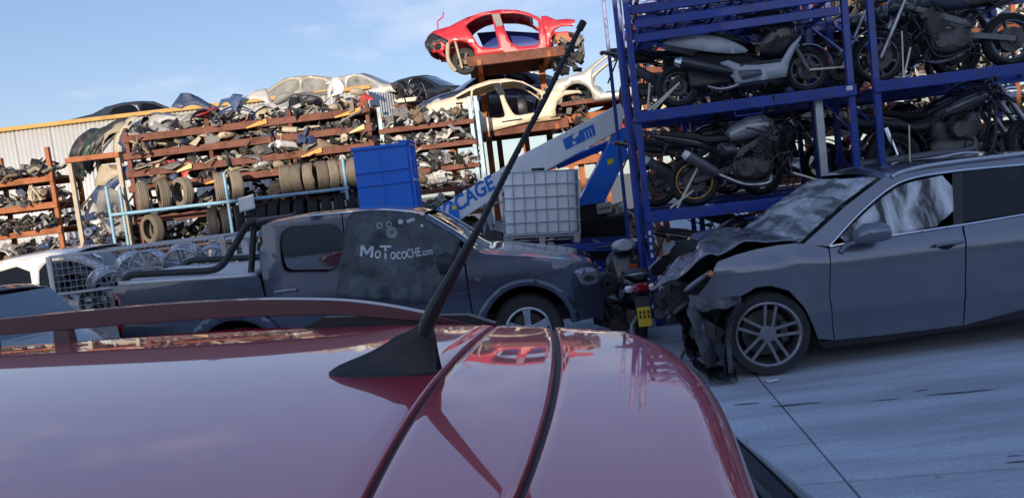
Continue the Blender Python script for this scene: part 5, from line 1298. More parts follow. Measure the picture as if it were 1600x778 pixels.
cs, c = shell('cream_car_shell', 'stripped cream saloon shell without doors lying under the red shell', CWF, out, [h1, h2, h3], P_cream, T([(709, 151.4), (737.5, 135), (763.8, 126.2), (792, 123.6), (818.5, 128.4)]), None)
c.bridge('boot_lid', T([(667.5, 163.4), (690, 157), (709, 151.4)]), P_cream, crown=.04, pw=4, solid=.02)
c.bridge('windscreen_frame', T([(838, 138), (846, 141)]), P_cream, crown=.02)
c.side('pillar_trim', T([(769, 130.5), (781, 129.5), (790, 148), (780, 150)]), M_black, off=-.004, both=False)
c.side('filler_hole', T([(712, 161), (723, 160), (723, 166), (713, 167)]), M_dark, off=-.004, both=False)
c.side('sill_slot', T([(784, 190), (816, 185), (816, 187.5), (784, 192)]), M_dark, off=-.004, both=False)
part('floor_pan', MB().grid(lambda u, v: (-1.1 + 2.3 * u, .08 + 1.6 * v, CWF.t(800, 192)[1] + .02 * math.sin(v * 12)), 10, 14), mat('beige_underseal', (.42, .34, .22), .8, var=.3), cs, solid=.05)
part('parcel_shelf', MB().box((-1.05, .88, CWF.t(800, 165)[1]), (.5, 1.4, .04)), P_cream, cs)
mb = MB().blob([(.2, .5, .62, .22, .25), (.34, .5, .62, .24, .30), (.42, .5, .6, .2, .24)]); mb.blob([(.4, .5, .42, .2, .05), (.75, .5, .45, .2, .08), (.8, .5, .45, .15, .05)]); part('seat', mb, M_black, cs)
r = random.Random(15); mb = MB(); e0 = CWF.t(893, 172)
for k in range(40): mb.box((e0[0] + r.uniform(-.35, .35), r.uniform(.2, 1.6), e0[1] + r.uniform(-.30, .22)), (r.uniform(.06, .25), r.uniform(.06, .25), r.uniform(.05, .18)), Matrix.Rotation(r.uniform(-1, 1), 3, 'Y') @ Matrix.Rotation(r.uniform(-1, 1), 3, 'X'))
for k in range(20):
    q = Vector((e0[0] + r.uniform(-.35, .35), r.uniform(.1, 1.0), e0[1] + r.uniform(-.25, .25))); mb.tube(catmull([q, q + Vector((r.uniform(-.2, .2), r.uniform(-.2, .2), r.uniform(-.3, .1))), q + Vector((r.uniform(-.3, .3), r.uniform(-.2, .2), r.uniform(-.4, 0)))], 4), r.uniform(.010, .03), 6)
part('engine', mb, M_engine, cs, bevel=.01)
part('inner_arch', MB().lathe([(.42, 0), (.42, .35)], 18, c=(e0[0] - .03, .1, e0[1] - .02), arc=.5), mat('dusty_cream_paint', (.45, .38, .27)), cs)
# ---- rack that carries the shells
ck = empty('car_rack', (.4, 20.2, 0), label='rusty orange steel rack carrying the stripped car shells', cat='rack')
def ckp(px, py, Y): p = atY(px, py, Y); return p - Vector((.4, 20.2, 0))
for px in (752, 848):
    for yy in (.68, 1.0): 
        q = atY(px, 120, 20.2 + yy); part('upright', MB().box((q.x - .4, yy, 2.5), (.16, .16, 5.0)), M_rust, ck, bevel=.01)
for zz, nm in ((5.02, 'beam'), (3.28, 'beam')):
    for yy in (-1.12, .9): part(nm, MB().box((.25 if zz > 4 else .15, yy, zz - .0), (2.4, .10, .24)), M_rustd, ck, bevel=.01)
    for xx in (-.75, .95): part('cross_arm', MB().box((xx + .1, -.1, zz - .06), (.12, 2.3, .14)), M_rust, ck, bevel=.01)
# other wrecks around
saloon('silver_wreck', 'silver car shell with an empty wheel arch right of the red shell', (3.55, 20.3, 3.45), 172, P_silver, True, None, False)
saloon('grey_wreck', 'pale grey wreck wedged between the red shell and the cream shell', (1.0, 22.6, 3.70), -6, carpaint('pale_grey_paint', (.42, .43, .43), metal=.3, amt=.3), True, None, False)
saloon('navy_wreck', 'navy blue wreck behind the tail of the cream shell', (-.35, 22.9, 3.65), 200, P_blue, False, None, False)
saloon('white_wreck', 'white wreck seen through the left bay of the motorcycle rack', (5.9, 20.6, 4.0), 8, carpaint('white_car_paint', (.72, .71, .68), metal=0, amt=.3), False, None, False)
saloon('red_wreck', 'red wreck low behind the left posts of the motorcycle rack', (4.0, 19.2, 2.45), -12, P_wred, True, None, False)
er = empty('car_rack', (4.6, 21.2, 0), label='rusty rack under the far wrecks behind the motorcycles', cat='rack')
for x in (-2.6, -.6, 1.6, 3.2):
    for y in (-1.6, 1.2): part('upright', MB().box((x, y, 1.98), (.14, .14, 3.96)), M_rust, er)
for z in (3.48, 2.44):
    for y in (-1.9, 1.2): part('beam', MB().box((.3, y, z - .1), (6.4, .1, .2)), M_rust, er)
for y in (-1.4, .6): part('beam', MB().box((2.2, y, 3.98), (3.2, .1, .12)), M_rust, er)
er2 = empty('car_rack', (.4, 23.4, 0), label='rusty rack behind the shells carrying the grey and navy wrecks', cat='rack')
for x in (-1.8, .4, 2.6):
    for y in (-.9, 1.0): part('upright', MB().box((x, y, 1.8), (.14, .14, 3.6)), M_rust, er2)
for y in (-.9, 1.0): part('beam', MB().box((.4, y, 3.66), (5.0, .1, .16)), M_rust, er2)
# ------------------------------------------------------------------ aerial lift with white boom and blue basket
LF = Frame(.6, 12.5, 0, 0, lambda s, z: 0.0)
M_boom = mat('white_boom_paint', (.84, .86, .88), .38, coat=.3, var=.04, dirt=(.45, .45, .44), dirt_amt=.25, dirt_scale=2)
lift = empty('aerial_lift', LF.O, label='blue and white aerial work platform with its printed boom folded down', cat='lift')
T = LF.T; t = LF.t
bo = T([(668, 335), (778, 267), (815, 242), (938, 178), (976, 158), (972, 202), (861, 263), (778, 306), (719, 344), (700, 352)])
boom = part('boom', MB().prism(bo, 0, .34), M_boom, lift, bevel=.012)
M_pblue = mat('print_blue', (.02, .17, .60), .45)
def print_on(me, a, b, m, parent, y=-.006, name='lettering', hscale=1.0):
    a = Vector(t(*a)); b = Vector(t(*b)); xs = [v.co.x for v in me.vertices]; x0_, x1_ = min(xs), max(xs); L = (b - a).length; k = L / (x1_ - x0_); d = (b - a) / L; u = Vector((-d.y, d.x))
    for v in me.vertices:
        q = a + d * ((v.co.x - x0_) * k) + u * (v.co.y * k * hscale); v.co = (q.x, y - v.co.z, q.y)
    me.materials.clear(); me.materials.append(m); return link(name, me, None, parent)
print_on(text_mesh('SOCAGE', 1.0, .001, shear=.25, offset=.03), (686, 349), (778, 291), M_pblue, boom, hscale=1.15)
q = T([(879, 218), (927, 194), (931, 211), (884, 235)]); part('print_block', MB().prism(q, -.006, -.001), M_pblue, boom)
print_on(text_mesh('3', 1.0, .001, offset=.05), (897, 228), (911, 221), mat('print_white', (.8, .82, .84), .5), boom, y=-.010, hscale=1.0)
for k in range(3):
    a = T([(916 + k * 5, 219 - k * 2.6), (917 + k * 5, 218.4 - k * 2.6), (913.5 + k * 5, 206 - k * 2.6), (912.5 + k * 5, 206.6 - k * 2.6)]); part('print_bar', MB().prism(a, -.0095, -.0065), mat('print_white', (.8, .82, .84)), boom)
part('lower_arm', MB().prism(T([(962, 204), (982, 196), (980, 245), (945, 316), (901, 324), (907, 310)]), .02, .30), M_bluelift, lift, bevel=.012)
a, b = t(872, 258), t(957, 223); part('hydraulic_cylinder', MB().tube([(a[0], .42, a[1]), (b[0], .42, b[1])], .065, 12), M_bluelift, lift)
a, b = t(840, 270), t(872, 258); part('piston_rod', MB().tube([(a[0], .42, a[1]), (b[0], .42, b[1])], .035, 10), M_chrome, lift)
br = part('boom_bracket', MB().prism(T([(702, 319), (716, 317), (719, 352), (708, 372), (700, 352)]), -.06, .10), M_bluelift, lift, bevel=.01)
M_ysign = mat('yellow_sticker', (.75, .62, .04), .5)
part('warning_sticker', MB().prism(T([(706, 321), (713, 320), (714, 327), (707, 328)]), -.066, -.062), M_ysign, br)
part('warning_sticker', MB().prism(T([(949, 250), (958, 247), (959, 255), (950, 258)]), .012, .016), M_ysign, lift)
cb = part('control_box', MB().prism(T([(931, 319), (953, 315), (955, 331), (933, 335)]), -.14, .0), mat('cream_box_plastic', (.50, .48, .42), .5), lift, bevel=.012)
for k in range(4):
    s_, z_ = t(936 + k * 4.5, 326 - k * .8); part('knob', MB().lathe([(.001, -.02), (.014, -.02), (.014, 0)], 10, c=(s_, -.14, z_)), M_dark, cb)
part('turret', MB().box((.72, .45, 1.15), (.6, .7, .9)), M_black, lift, bevel=.03)
part('chassis', MB().box((.1, .6, .62), (3.2, 1.0, .22)), M_black, lift, bevel=.02)
part('chassis_tank', MB().box((.85, .10, 1.0), (.9, .5, .5)), M_dark, lift, bevel=.05)
for s_ in (-1.0, 1.3):
    for y_, fc in ((.1, -1), (1.15, 1)): wheel(lift, (s_, y_, .36), .36, .22, .22, 6, False, face=fc, m_rim=M_white, spw=.05)
# blue basket
BF = Frame(-2.0, 13.0, 0, 0, lambda s, z: 0.0); T2 = BF.T
p0, p1 = BF.t(552, 328), BF.t(550, 226); p2 = BF.t(636, 224); p3 = BF.t(640, 330)
bx0, bx1, bz0, bz1 = -.47, .44, 1.62, 2.86
bk = empty('lift_basket', (-2.0, 13.0, 0), label='bright blue square work basket with ribbed side behind the pickup roof', cat='basket')
mb = MB().box(((bx0 + bx1) / 2, .02, (bz0 + bz1) / 2), (bx1 - bx0, .03, bz1 - bz0)); part('front_panel', mb, M_bluelift, bk, bevel=.01)
for zz in (bz1 - .03, bz1 - .44, bz1 - .66, bz0 + .05): part('rib', MB().box(((bx0 + bx1) / 2, -.012, zz), (bx1 - bx0 + (.04 if zz > bz1 - .1 else 0), .035, .055 if zz > bz1 - .1 else .016)), M_bluelift, bk, bevel=.005)
part('rib', MB().box((-.02, -.003, (bz0 + bz1) / 2), (.012, .014, bz1 - bz0 - .1)), M_bluelift, bk)
part('side_panel', MB().box((bx0 + .015, .45, (bz0 + bz1) / 2), (.03, .82, bz1 - bz0)), M_bluelift, bk)
part('back_panel', MB().box(((bx0 + bx1) / 2, .88, (bz0 + bz1) / 2), (bx1 - bx0, .03, bz1 - bz0)), M_bluelift, bk)
part('floor', MB().box(((bx0 + bx1) / 2, .45, bz0 + .02), (bx1 - bx0 - .04, .82, .04)), M_black, bk)
for y_ in (.06, .46, .84): part('gate_post', MB().box((bx1 + .03, y_, (bz0 + bz1) / 2), (.05, .05, bz1 - bz0)), M_bluelift, bk, bevel=.006)
for zz in (bz1 - .03, bz0 + .6, bz0 + .08): part('gate_rail', MB().box((bx1 + .03, .45, zz), (.045, .76, .05)), M_bluelift, bk, bevel=.005)
part('rim', MB().box((bx1 - .02, .45, bz1 + .015), (.22, .95, .03)), M_bluelift, bk)
part('mount_arm', MB().bar((.2, 1.0, 1.5), (.9, .4, 1.35), .14, .16), M_bluelift, bk)
part('mount_post', MB().box((0, .95, .8), (.14, .14, 1.62)), M_bluelift, bk)
# ------------------------------------------------------------------ container tank on its blue stand
IY = 11.3
i0, i1 = atY(787, 371, IY), atY(908, 365, IY)
ang = math.atan2(i1.z - i0.z, i1.x - i0.x)
ib = empty('liquid_tank', (i0 + i1) / 2 + Vector((0, 0, -.0)), (0, -ang, 0), 'white plastic liquid container in a wire cage on a blue stand', 'tank')
Wd = (i1 - i0).length - .02; Hh = .94
def rbox(w, d, z0, z1, r=.1, n=6):
    P = []
    for cx, cy, a0 in ((w / 2 - r, d / 2 - r, 0), (-w / 2 + r, d / 2 - r, 90), (-w / 2 + r, -d / 2 + r, 180), (w / 2 - r, -d / 2 + r, 270)):
        for k in range(n + 1): P.append((cx + r * math.cos(R(a0 + 90 * k / n)), cy + r * math.sin(R(a0 + 90 * k / n))))
    V = []; m = len(P); zs = [(z0, .94), (z0 + .03, 1), (z1 - .05, 1), (z1 - .01, .97), (z1, .92)]
    for z, s in zs: V += [(x * s, y * s, z) for x, y in P]
    F = [(i * m + k, i * m + (k + 1) % m, (i + 1) * m + (k + 1) % m, (i + 1) * m + k) for i in range(len(zs) - 1) for k in range(m)] + [tuple(range(m - 1, -1, -1)), tuple((len(zs) - 1) * m + k for k in range(m))]
    return MB().add(V, F)
part('plastic_tank', rbox(Wd - .06, .94, .015, Hh), mat('milky_white_plastic', (.86, .88, .90), .35, var=.04, vscale=3), ib, loc=(0, .5, 0))
part('filler_cap', MB().lathe([(.001, .06), (.1, .06), (.1, 0)], 16, c=(0, .5, Hh), axis='z'), M_black, ib)
nx, nz = 7, 5
for k in range(nx + 1):
    x = -Wd / 2 + Wd * k / nx
    for y in (0.0, 1.0): part('cage_upright', MB().tube([(x, y, 0), (x, y, Hh + .01)], .009, 6), M_galv, ib)
for k in range(1, 6):
    y = k / 6
    for x in (-Wd / 2, Wd / 2): part('cage_upright', MB().tube([(x, y, 0), (x, y, Hh + .01)], .009, 6), M_galv, ib)
for k in range(nz + 1):
    z = .02 + (Hh - .02) * k / nz
    part('cage_hoop', MB().tube([(-Wd / 2, -.008, z), (Wd / 2, -.008, z), (Wd / 2 + .008, 1.0, z), (-Wd / 2, 1.008, z)], .010, 6, closed=True), M_galv, ib)
for x in (-Wd / 2 + .05, 0, Wd / 2 - .05): part('pallet_foot', MB().box((x, .5, -.07), (.1, .98, .13)), M_galv, ib, bevel=.01)
part('pallet_base', MB().box((0, .5, -.012), (Wd, 1.0, .02)), M_galv, ib)
st = empty('steel_stand', (.75, 11.2, 0), (0, -ang, 0), 'dark blue steel stand carrying the white liquid container', 'stand')
zt_ = (i0.z + i1.z) / 2 - .145 + (.75 - (i0.x + i1.x) / 2) * math.tan(ang)
for y in (.02, 1.1): part('beam', MB().box((.1, y, zt_ - .06), (2.1, .07, .12)), M_blue, st, bevel=.006)
for x in (-.9, -.2, .5, 1.1): part('cross_bar', MB().box((x, .56, zt_ - .07), (.08, 1.02, .08)), M_galv, st)
for x in (-.85, 1.08):
    for y in (.02, 1.1): part('leg', MB().box((x, y, (zt_ - .12) / 2 + .02), (.09, .09, zt_ - .12)), M_blue, st, bevel=.006)
for y in (.02, 1.1): part('lower_beam', MB().box((.1, y - .001, zt_ - .42), (1.86, .06, .10)), M_blue, st)
# ------------------------------------------------------------------ wire cage full of alloy wheels
KY = 10.9
kA = atY(75, 397, KY); kB = atY(342, 374, KY); kx0, kx1 = kA.x, kB.x + .05; kz = (kA.z + kB.z) / 2; KD = 1.1; kb = .78
cg = empty('wire_cage', ((kx0 + kx1) / 2, KY, 0), label='galvanised wire cage heaped with used alloy wheels', cat='cage')
hw = (kx1 - kx0) / 2
for x in (-hw, hw):
    for y in (0, KD): part('cage_post', MB().box((x, y, kz / 2), (.07, .05, kz)), M_galv, cg, bevel=.006)
for z in (kz - .01, (kz + kb) / 2 - .08, kb):
    for y in (0, KD): part('cage_rail', MB().box((0, y + .001, z), (2 * hw - .07, .035, .04)), M_galv, cg, bevel=.005)
    for x in (-hw, hw): part('cage_rail', MB().box((x, KD / 2, z - .001), (.035, KD - .05, .04)), M_galv, cg, bevel=.005)
wm = MB()
n = int(2 * hw / .085)
for k in range(1, n):
    for y in (-.012, KD + .012): wm.tube([(-hw + 2 * hw * k / n, y, kb), (-hw + 2 * hw * k / n, y, kz)], .0045, 4, cap=False)
n2 = int((kz - kb) / .085)
for k in range(1, n2):
    z = kb + (kz - kb) * k / n2
    for y in (-.017, KD + .017): wm.tube([(-hw, y, z), (hw, y, z)], .0045, 4, cap=False)
    for x in (-hw, hw): wm.tube([(x, 0, z), (x, KD, z)], .0045, 4, cap=False)
part('wire_mesh', wm, M_galv, cg)
part('cage_floor', MB().box((0, KD / 2, kb - .03), (2 * hw, KD, .03)), M_galv, cg)
def alloy(label, loc, rot, r, sp, twin, mtl, wd=.2, spw=.035):
    o = empty('alloy_wheel', loc, rot, label, 'wheel', 'alloy wheels in the wire cage'); h = wd / 2
    part('rim', MB().lathe([(r + .012, -h), (r - .004, -h * 1.01), (r - .02, -h * .9), (r - .03, -h * .3), (r - .05, h * .3), (r - .012, h * .85), (r + .01, h)], 40), mtl, o, solid=.005)
    mb = MB()
    for k in range(sp):
        for dd in ((-1, 1) if twin else (0,)):
            a = 2 * math.pi * k / sp; rot_ = Matrix.Rotation(-a, 3, 'Y')
            mb.box(rot_ @ Vector((r * .52, -h * .72, dd * r * .13)), (r * .9, .03, spw), rot_)
    mb.lathe([(.001, -h * .88), (r * .25, -h * .85), (r * .28, -h * .5)], 18); part('spoke_set', mb, mtl, o, bevel=.005)
    return o
M_al2 = mat('silver_alloy', (.62, .64, .66), .3, .9, var=.08); M_al3 = mat('dark_alloy', (.10, .10, .11), .4, .7, var=.1)
WL_ = [(-1.02, .22, kb + .48, 80, 12, 8, .20, 5, False, M_al3, 'dark five spoke alloy wheel at the white car end of the wire cage'), (-.62, .25, kb + .44, 55, -25, 35, .235, 9, False, M_al2, 'bright multi spoke alloy wheel tilted on its side in the cage'),
       (-.25, .35, kb + .62, 70, 0, 40, .215, 5, True, M_al2, 'silver twin spoke alloy wheel on top of the cage heap'), (.10, .12, kb + .60, 88, 4, -4, .25, 10, False, M_al2, 'large ten spoke alloy wheel standing upright behind the mesh'),
       (.62, .14, kb + .64, 60, -14, -10, .25, 5, True, M_al2, 'twin spoke alloy wheel leaning back near the pickup end of the cage'), (-.75, .18, kb + .20, 85, 5, 0, .21, 6, False, M_al3, 'dark six spoke alloy wheel low in the cage'), (-.2, .16, kb + .22, 80, 0, 10, .22, 7, False, M_al2, 'seven spoke silver wheel low in the middle of the cage'),
       (.4, .2, kb + .22, 82, 8, -8, .22, 5, False, M_al2, 'five spoke silver wheel low in the cage under the leaning one'), (.95, .3, kb + .60, 75, 10, 20, .20, 5, False, M_galv, 'dull steel grey wheel at the pickup end of the cage'), (-.95, .6, kb + .66, 60, 0, -30, .22, 6, False, M_al2, 'silver six spoke wheel behind the heap in the cage')]
for (x, y, z, rx, ry, rz, r_, sp, tw, mt_, lb) in WL_:
    alloy(lb, (cg.location.x + x, KY + y, z), (R(90 - rx), R(ry), R(rz)), r_, sp, tw, mt_)
mb = MB()
heap('scrap_heap', kx0 + .1, kx1 - .1, KY + .1, .8, kb + .02, 90, .35, 888, cols=(1, 3, 0), label='small dark parts at the bottom of the wire cage')
# white ladder frames behind the pickup bed
wf_ = empty('welded_rack_frame', (-3.9, 11.6, 0), label='white welded steel frame standing behind the pickup bed', cat='steel frame')
for x in (-.55, -.1, .35): part('frame_post', MB().box((x, 0, .85), (.09, .05, 1.7)), M_white, wf_, bevel=.005)
for z in (1.66, 1.36, .9): part('frame_rail', MB().box((-.1, -.051, z), (1.0, .05, .07)), M_white, wf_, bevel=.005)
# ------------------------------------------------------------------ parked cars at the edge
saloon('white_car', 'white car with sunlit roof parked beside the wire cage', (-6.75, 11.0, 0), 3, carpaint('white_car_paint', (.72, .71, .68), metal=0, amt=.3), False, None, True, scale=1.20)
saloon('dark_car', 'dark blue car with glossy windscreen parked behind the pickup tail', (-6.55, 7.8, 0), -46, carpaint('night_blue_paint', (.018, .026, .045), metal=.3, amt=.1), False, mat('sky_reflecting_glass', (.03, .06, .08), .02, spec=1.0, coat=1.0, coat_ior=1.9), True, scale=1.0)
# ------------------------------------------------------------------ blue motorcycle rack
MF = Frame(1.66, 9.42, 0, -6.5, lambda s, z: 0.0)
mr_ = empty('motorcycle_rack', MF.O, (0, 0, R(-6.5)), 'tall dark blue steel rack holding wrecked motorcycles in two bays', 'rack')
MD = 1.55; MT = [.16, 1.42, 2.64]
sP = [MF.t(1003, 250)[0], MF.t(1326, 100)[0], MF.t(1366, 100)[0], MF.t(1366, 100)[0] + 2.7]
for x in sP:
    for y in (.0, MD): part('post', MB().box((x, y, 2.4), (.075, .075, 4.8)), M_blue, mr_, bevel=.006)
    for k in range(5): part('post_brace', MB().bar((x, .06, .3 + k * .9), (x, MD - .06, .9 + k * .9), .025, .025), M_blue, mr_)
for x, y in ((sP[0] - .13, .05), (sP[0] - .20, MD), (sP[0] - .05, MD * .5)): part('spare_post', MB().box((x, y, 2.4), (.05, .05, 4.8)), M_blue, mr_, bevel=.005)
bays = [(sP[0], sP[1]), (sP[2], sP[3])]
for bi, (a, b) in enumerate(bays):
    for z in MT:
        for y in (-.055, MD + .05):
            part('beam', MB().box(((a + b) / 2, y, z - .075), (b - a + .09, .045, .13)), M_blue, mr_, bevel=.008)
        for k in range(5): part('cross_member', MB().box((a + (b - a) * (k + .5) / 5, MD / 2, z - .06), (.06, MD + .05, .05)), M_blue, mr_)
        for y in (.32, 1.12): part('wheel_channel', MB().box(((a + b) / 2, y, z - .022), (b - a - .1, .22, .012)), M_blue, mr_)
        xs_ = a + (b - a) * .52
        mbk = MB().tube([(xs_ - .16, -.085, z - .15), (xs_ - .16, -.085, z - .21), (xs_ + .16, -.085, z - .21), (xs_ + .16, -.085, z - .15)], .008, 5); part('label_holder', mbk, M_blue, mr_)
    part('plate_tag', MB().box((b - .04, -.085, MT[2] - .05), (.07, .008, .05)), M_white, mr_)
for k, z in enumerate((1.18, 1.27, 1.36, 1.08)): part('plate_tag', MB().box((sP[0] + .0, -.045, z - .2), (.03, .008, .05)), M_white, mr_)
# empty pallets nested on top
for k, (z, dy, ds) in enumerate([(3.50, .0, 0), (3.66, -.04, .02), (3.84, .02, -.02), (4.02, -.02, .02), (4.2, .0, 0)]):
    pl = empty('steel_pallet', MF.M @ Vector((0, 0, z)), (0, 0, R(-6.5)), f'empty blue steel pallet frame, {["lowest", "second", "third", "fourth", "topmost"][k]} of the pile on the motorcycle rack', 'pallet')
    for y in (.0 + dy, .75, 1.5): part('rail', MB().box(((sP[0] + sP[1]) / 2 + ds, y, 0), (sP[1] - sP[0] - .12, .05, .10 if y < .5 else .06)), M_blue, pl, bevel=.006)
    for q in range(6): part('cross_bar', MB().box((sP[0] + .15 + (sP[1] - sP[0] - .3) * q / 5 + ds, .75, .02), (.05, 1.5, .04)), M_blue, pl)
    for q in (0, 1): part('diagonal', MB().bar((sP[0] + .2 + q * 1.1, .05, -.03), (sP[0] + 1.2 + q * 1.1, 1.45, -.03), .025, .025), M_blue, pl)
part('grey_post', MB().box((MF.t(1289, 230)[0], .12, 2.02), (.09, .06, 1.2)), M_galv, mr_, bevel=.006)
# ------------------------------------------------------------------ motorcycles
M_bk = mat('black_bike_paint', (.016, .017, .021), .28, coat=.7, var=.15)
M_seat = mat('black_seat_vinyl', (.022, .022, .024), .55, bump=.1, bscale=90)
M_gold = mat('gold_rim', (.55, .34, .07), .3, .8)
M_lgrey = mat('pale_grey_fairing', (.40, .43, .46), .32, coat=.4, var=.05, dirt=(.25, .25, .26), dirt_amt=.3)
M_mgrey = mat('mid_grey_fairing', (.10, .105, .12), .4, coat=.3, var=.08)
def bwheel(root, x, r, wd, rim, m_rim, sp=6, name='wheel', y=0.0, z=None):
    z = r if z is None else z
    h = wd / 2
    tprof = [(rim, -h * .6), (rim + .02, -h * .8), ((r + rim) / 2, -h), (r - .03, -h * .85), (r - .006, -h * .4), (r, 0), (r - .006, h * .4), (r - .03, h * .85), ((r + rim) / 2, h), (rim + .02, h * .8), (rim, h * .6)]
    t_ = part(name, MB().lathe(tprof, 40), M_rub, root, loc=(x, y, z))
    mb = MB().lathe([(rim + .006, -h * .62), (rim - .015, -h * .55), (rim - .02, 0), (rim - .015, h * .55), (rim + .006, h * .62)], 40); part('rim', mb, m_rim, t_, solid=.006)
    mb = MB()
    for k in range(sp):
        a = 2 * math.pi * k / sp + .3; rot_ = Matrix.Rotation(-a, 3, 'Y'); mb.box(rot_ @ Vector((rim * .55, 0, 0)), (rim * .92, .035, .028), rot_)
    mb.lathe([(.012, -.05), (.045, -.05), (.045, .05), (.012, .05)], 14); part('spoke_set', mb, M_black if m_rim is M_gold else m_rim, t_, bevel=.004)
    mb = MB()
    for y_ in (-.06, .06): mb.lathe([(.06, y_ - .003), (rim * .62, y_ - .003), (rim * .62, y_ + .003), (.06, y_ + .003)], 28, closed=True)
    part('brake_disc', mb, M_engine, t_)
    return t_
def clutter(root, x0, x1, z0, z1, n, seed, m=None, rr=(.006, .014), yw=.16):
    r = random.Random(seed); mb = MB()
    for k in range(n):
        a = Vector((r.uniform(x0, x1), r.uniform(-yw, yw), r.uniform(z0, z1))); P = [a]
        for j in range(3): P.append(P[-1] + Vector((r.uniform(-.16, .16), r.uniform(-.06, .06), r.uniform(-.12, .12))))
        mb.tube(catmull(P, 4), r.uniform(*rr), 6)
    tag(part('hose_tangle', mb, m or M_black, root), kind='stuff')
def engine(root, x, z, sc=1.0, seed=1):
    r = random.Random(seed); mb = MB()
    mb.blob([(x - .22 * sc, 0, z, .07, .06), (x - .2 * sc, 0, z, .13, .12 * sc), (x + .05, 0, z - .02, .17, .15 * sc), (x + .22 * sc, 0, z, .13, .11 * sc), (x + .25 * sc, 0, z, .07, .05)], n=14, p=3)
    for y in (-.175, .165): mb.lathe([(.001, 0), (.10 * sc, 0), (.115 * sc, .02 if y < 0 else -.02)], 20, c=(x - .06, y, z)); mb.lathe([(.001, 0), (.07 * sc, 0), (.08 * sc, .02 if y < 0 else -.02)], 18, c=(x + .14, y + (.01 if y < 0 else -.01), z - .01))
    o = part('engine', mb, M_engine, root, bevel=.004)
    mb = MB(); rot_ = Matrix.Rotation(R(28), 3, 'Y')
    for k in range(8): mb.box(Vector((x + .12, 0, z + .08)) + rot_ @ Vector((0, 0, .03 + k * .028)), (.22 * sc, .26, .014), rot_)
    mb.box(Vector((x + .12, 0, z + .1)) + rot_ @ Vector((0, 0, .12)), (.16 * sc, .2, .28), rot_); mb.box(Vector((x + .12, 0, z + .1)) + rot_ @ Vector((0, 0, .28)), (.2 * sc, .24, .07), rot_)
    part('cylinder', mb, M_engine, root, bevel=.004)
def straps(root, pts):
    for a, b in pts: part('tie_strap', MB().bar(a, b, .012, .022), M_strap, root)
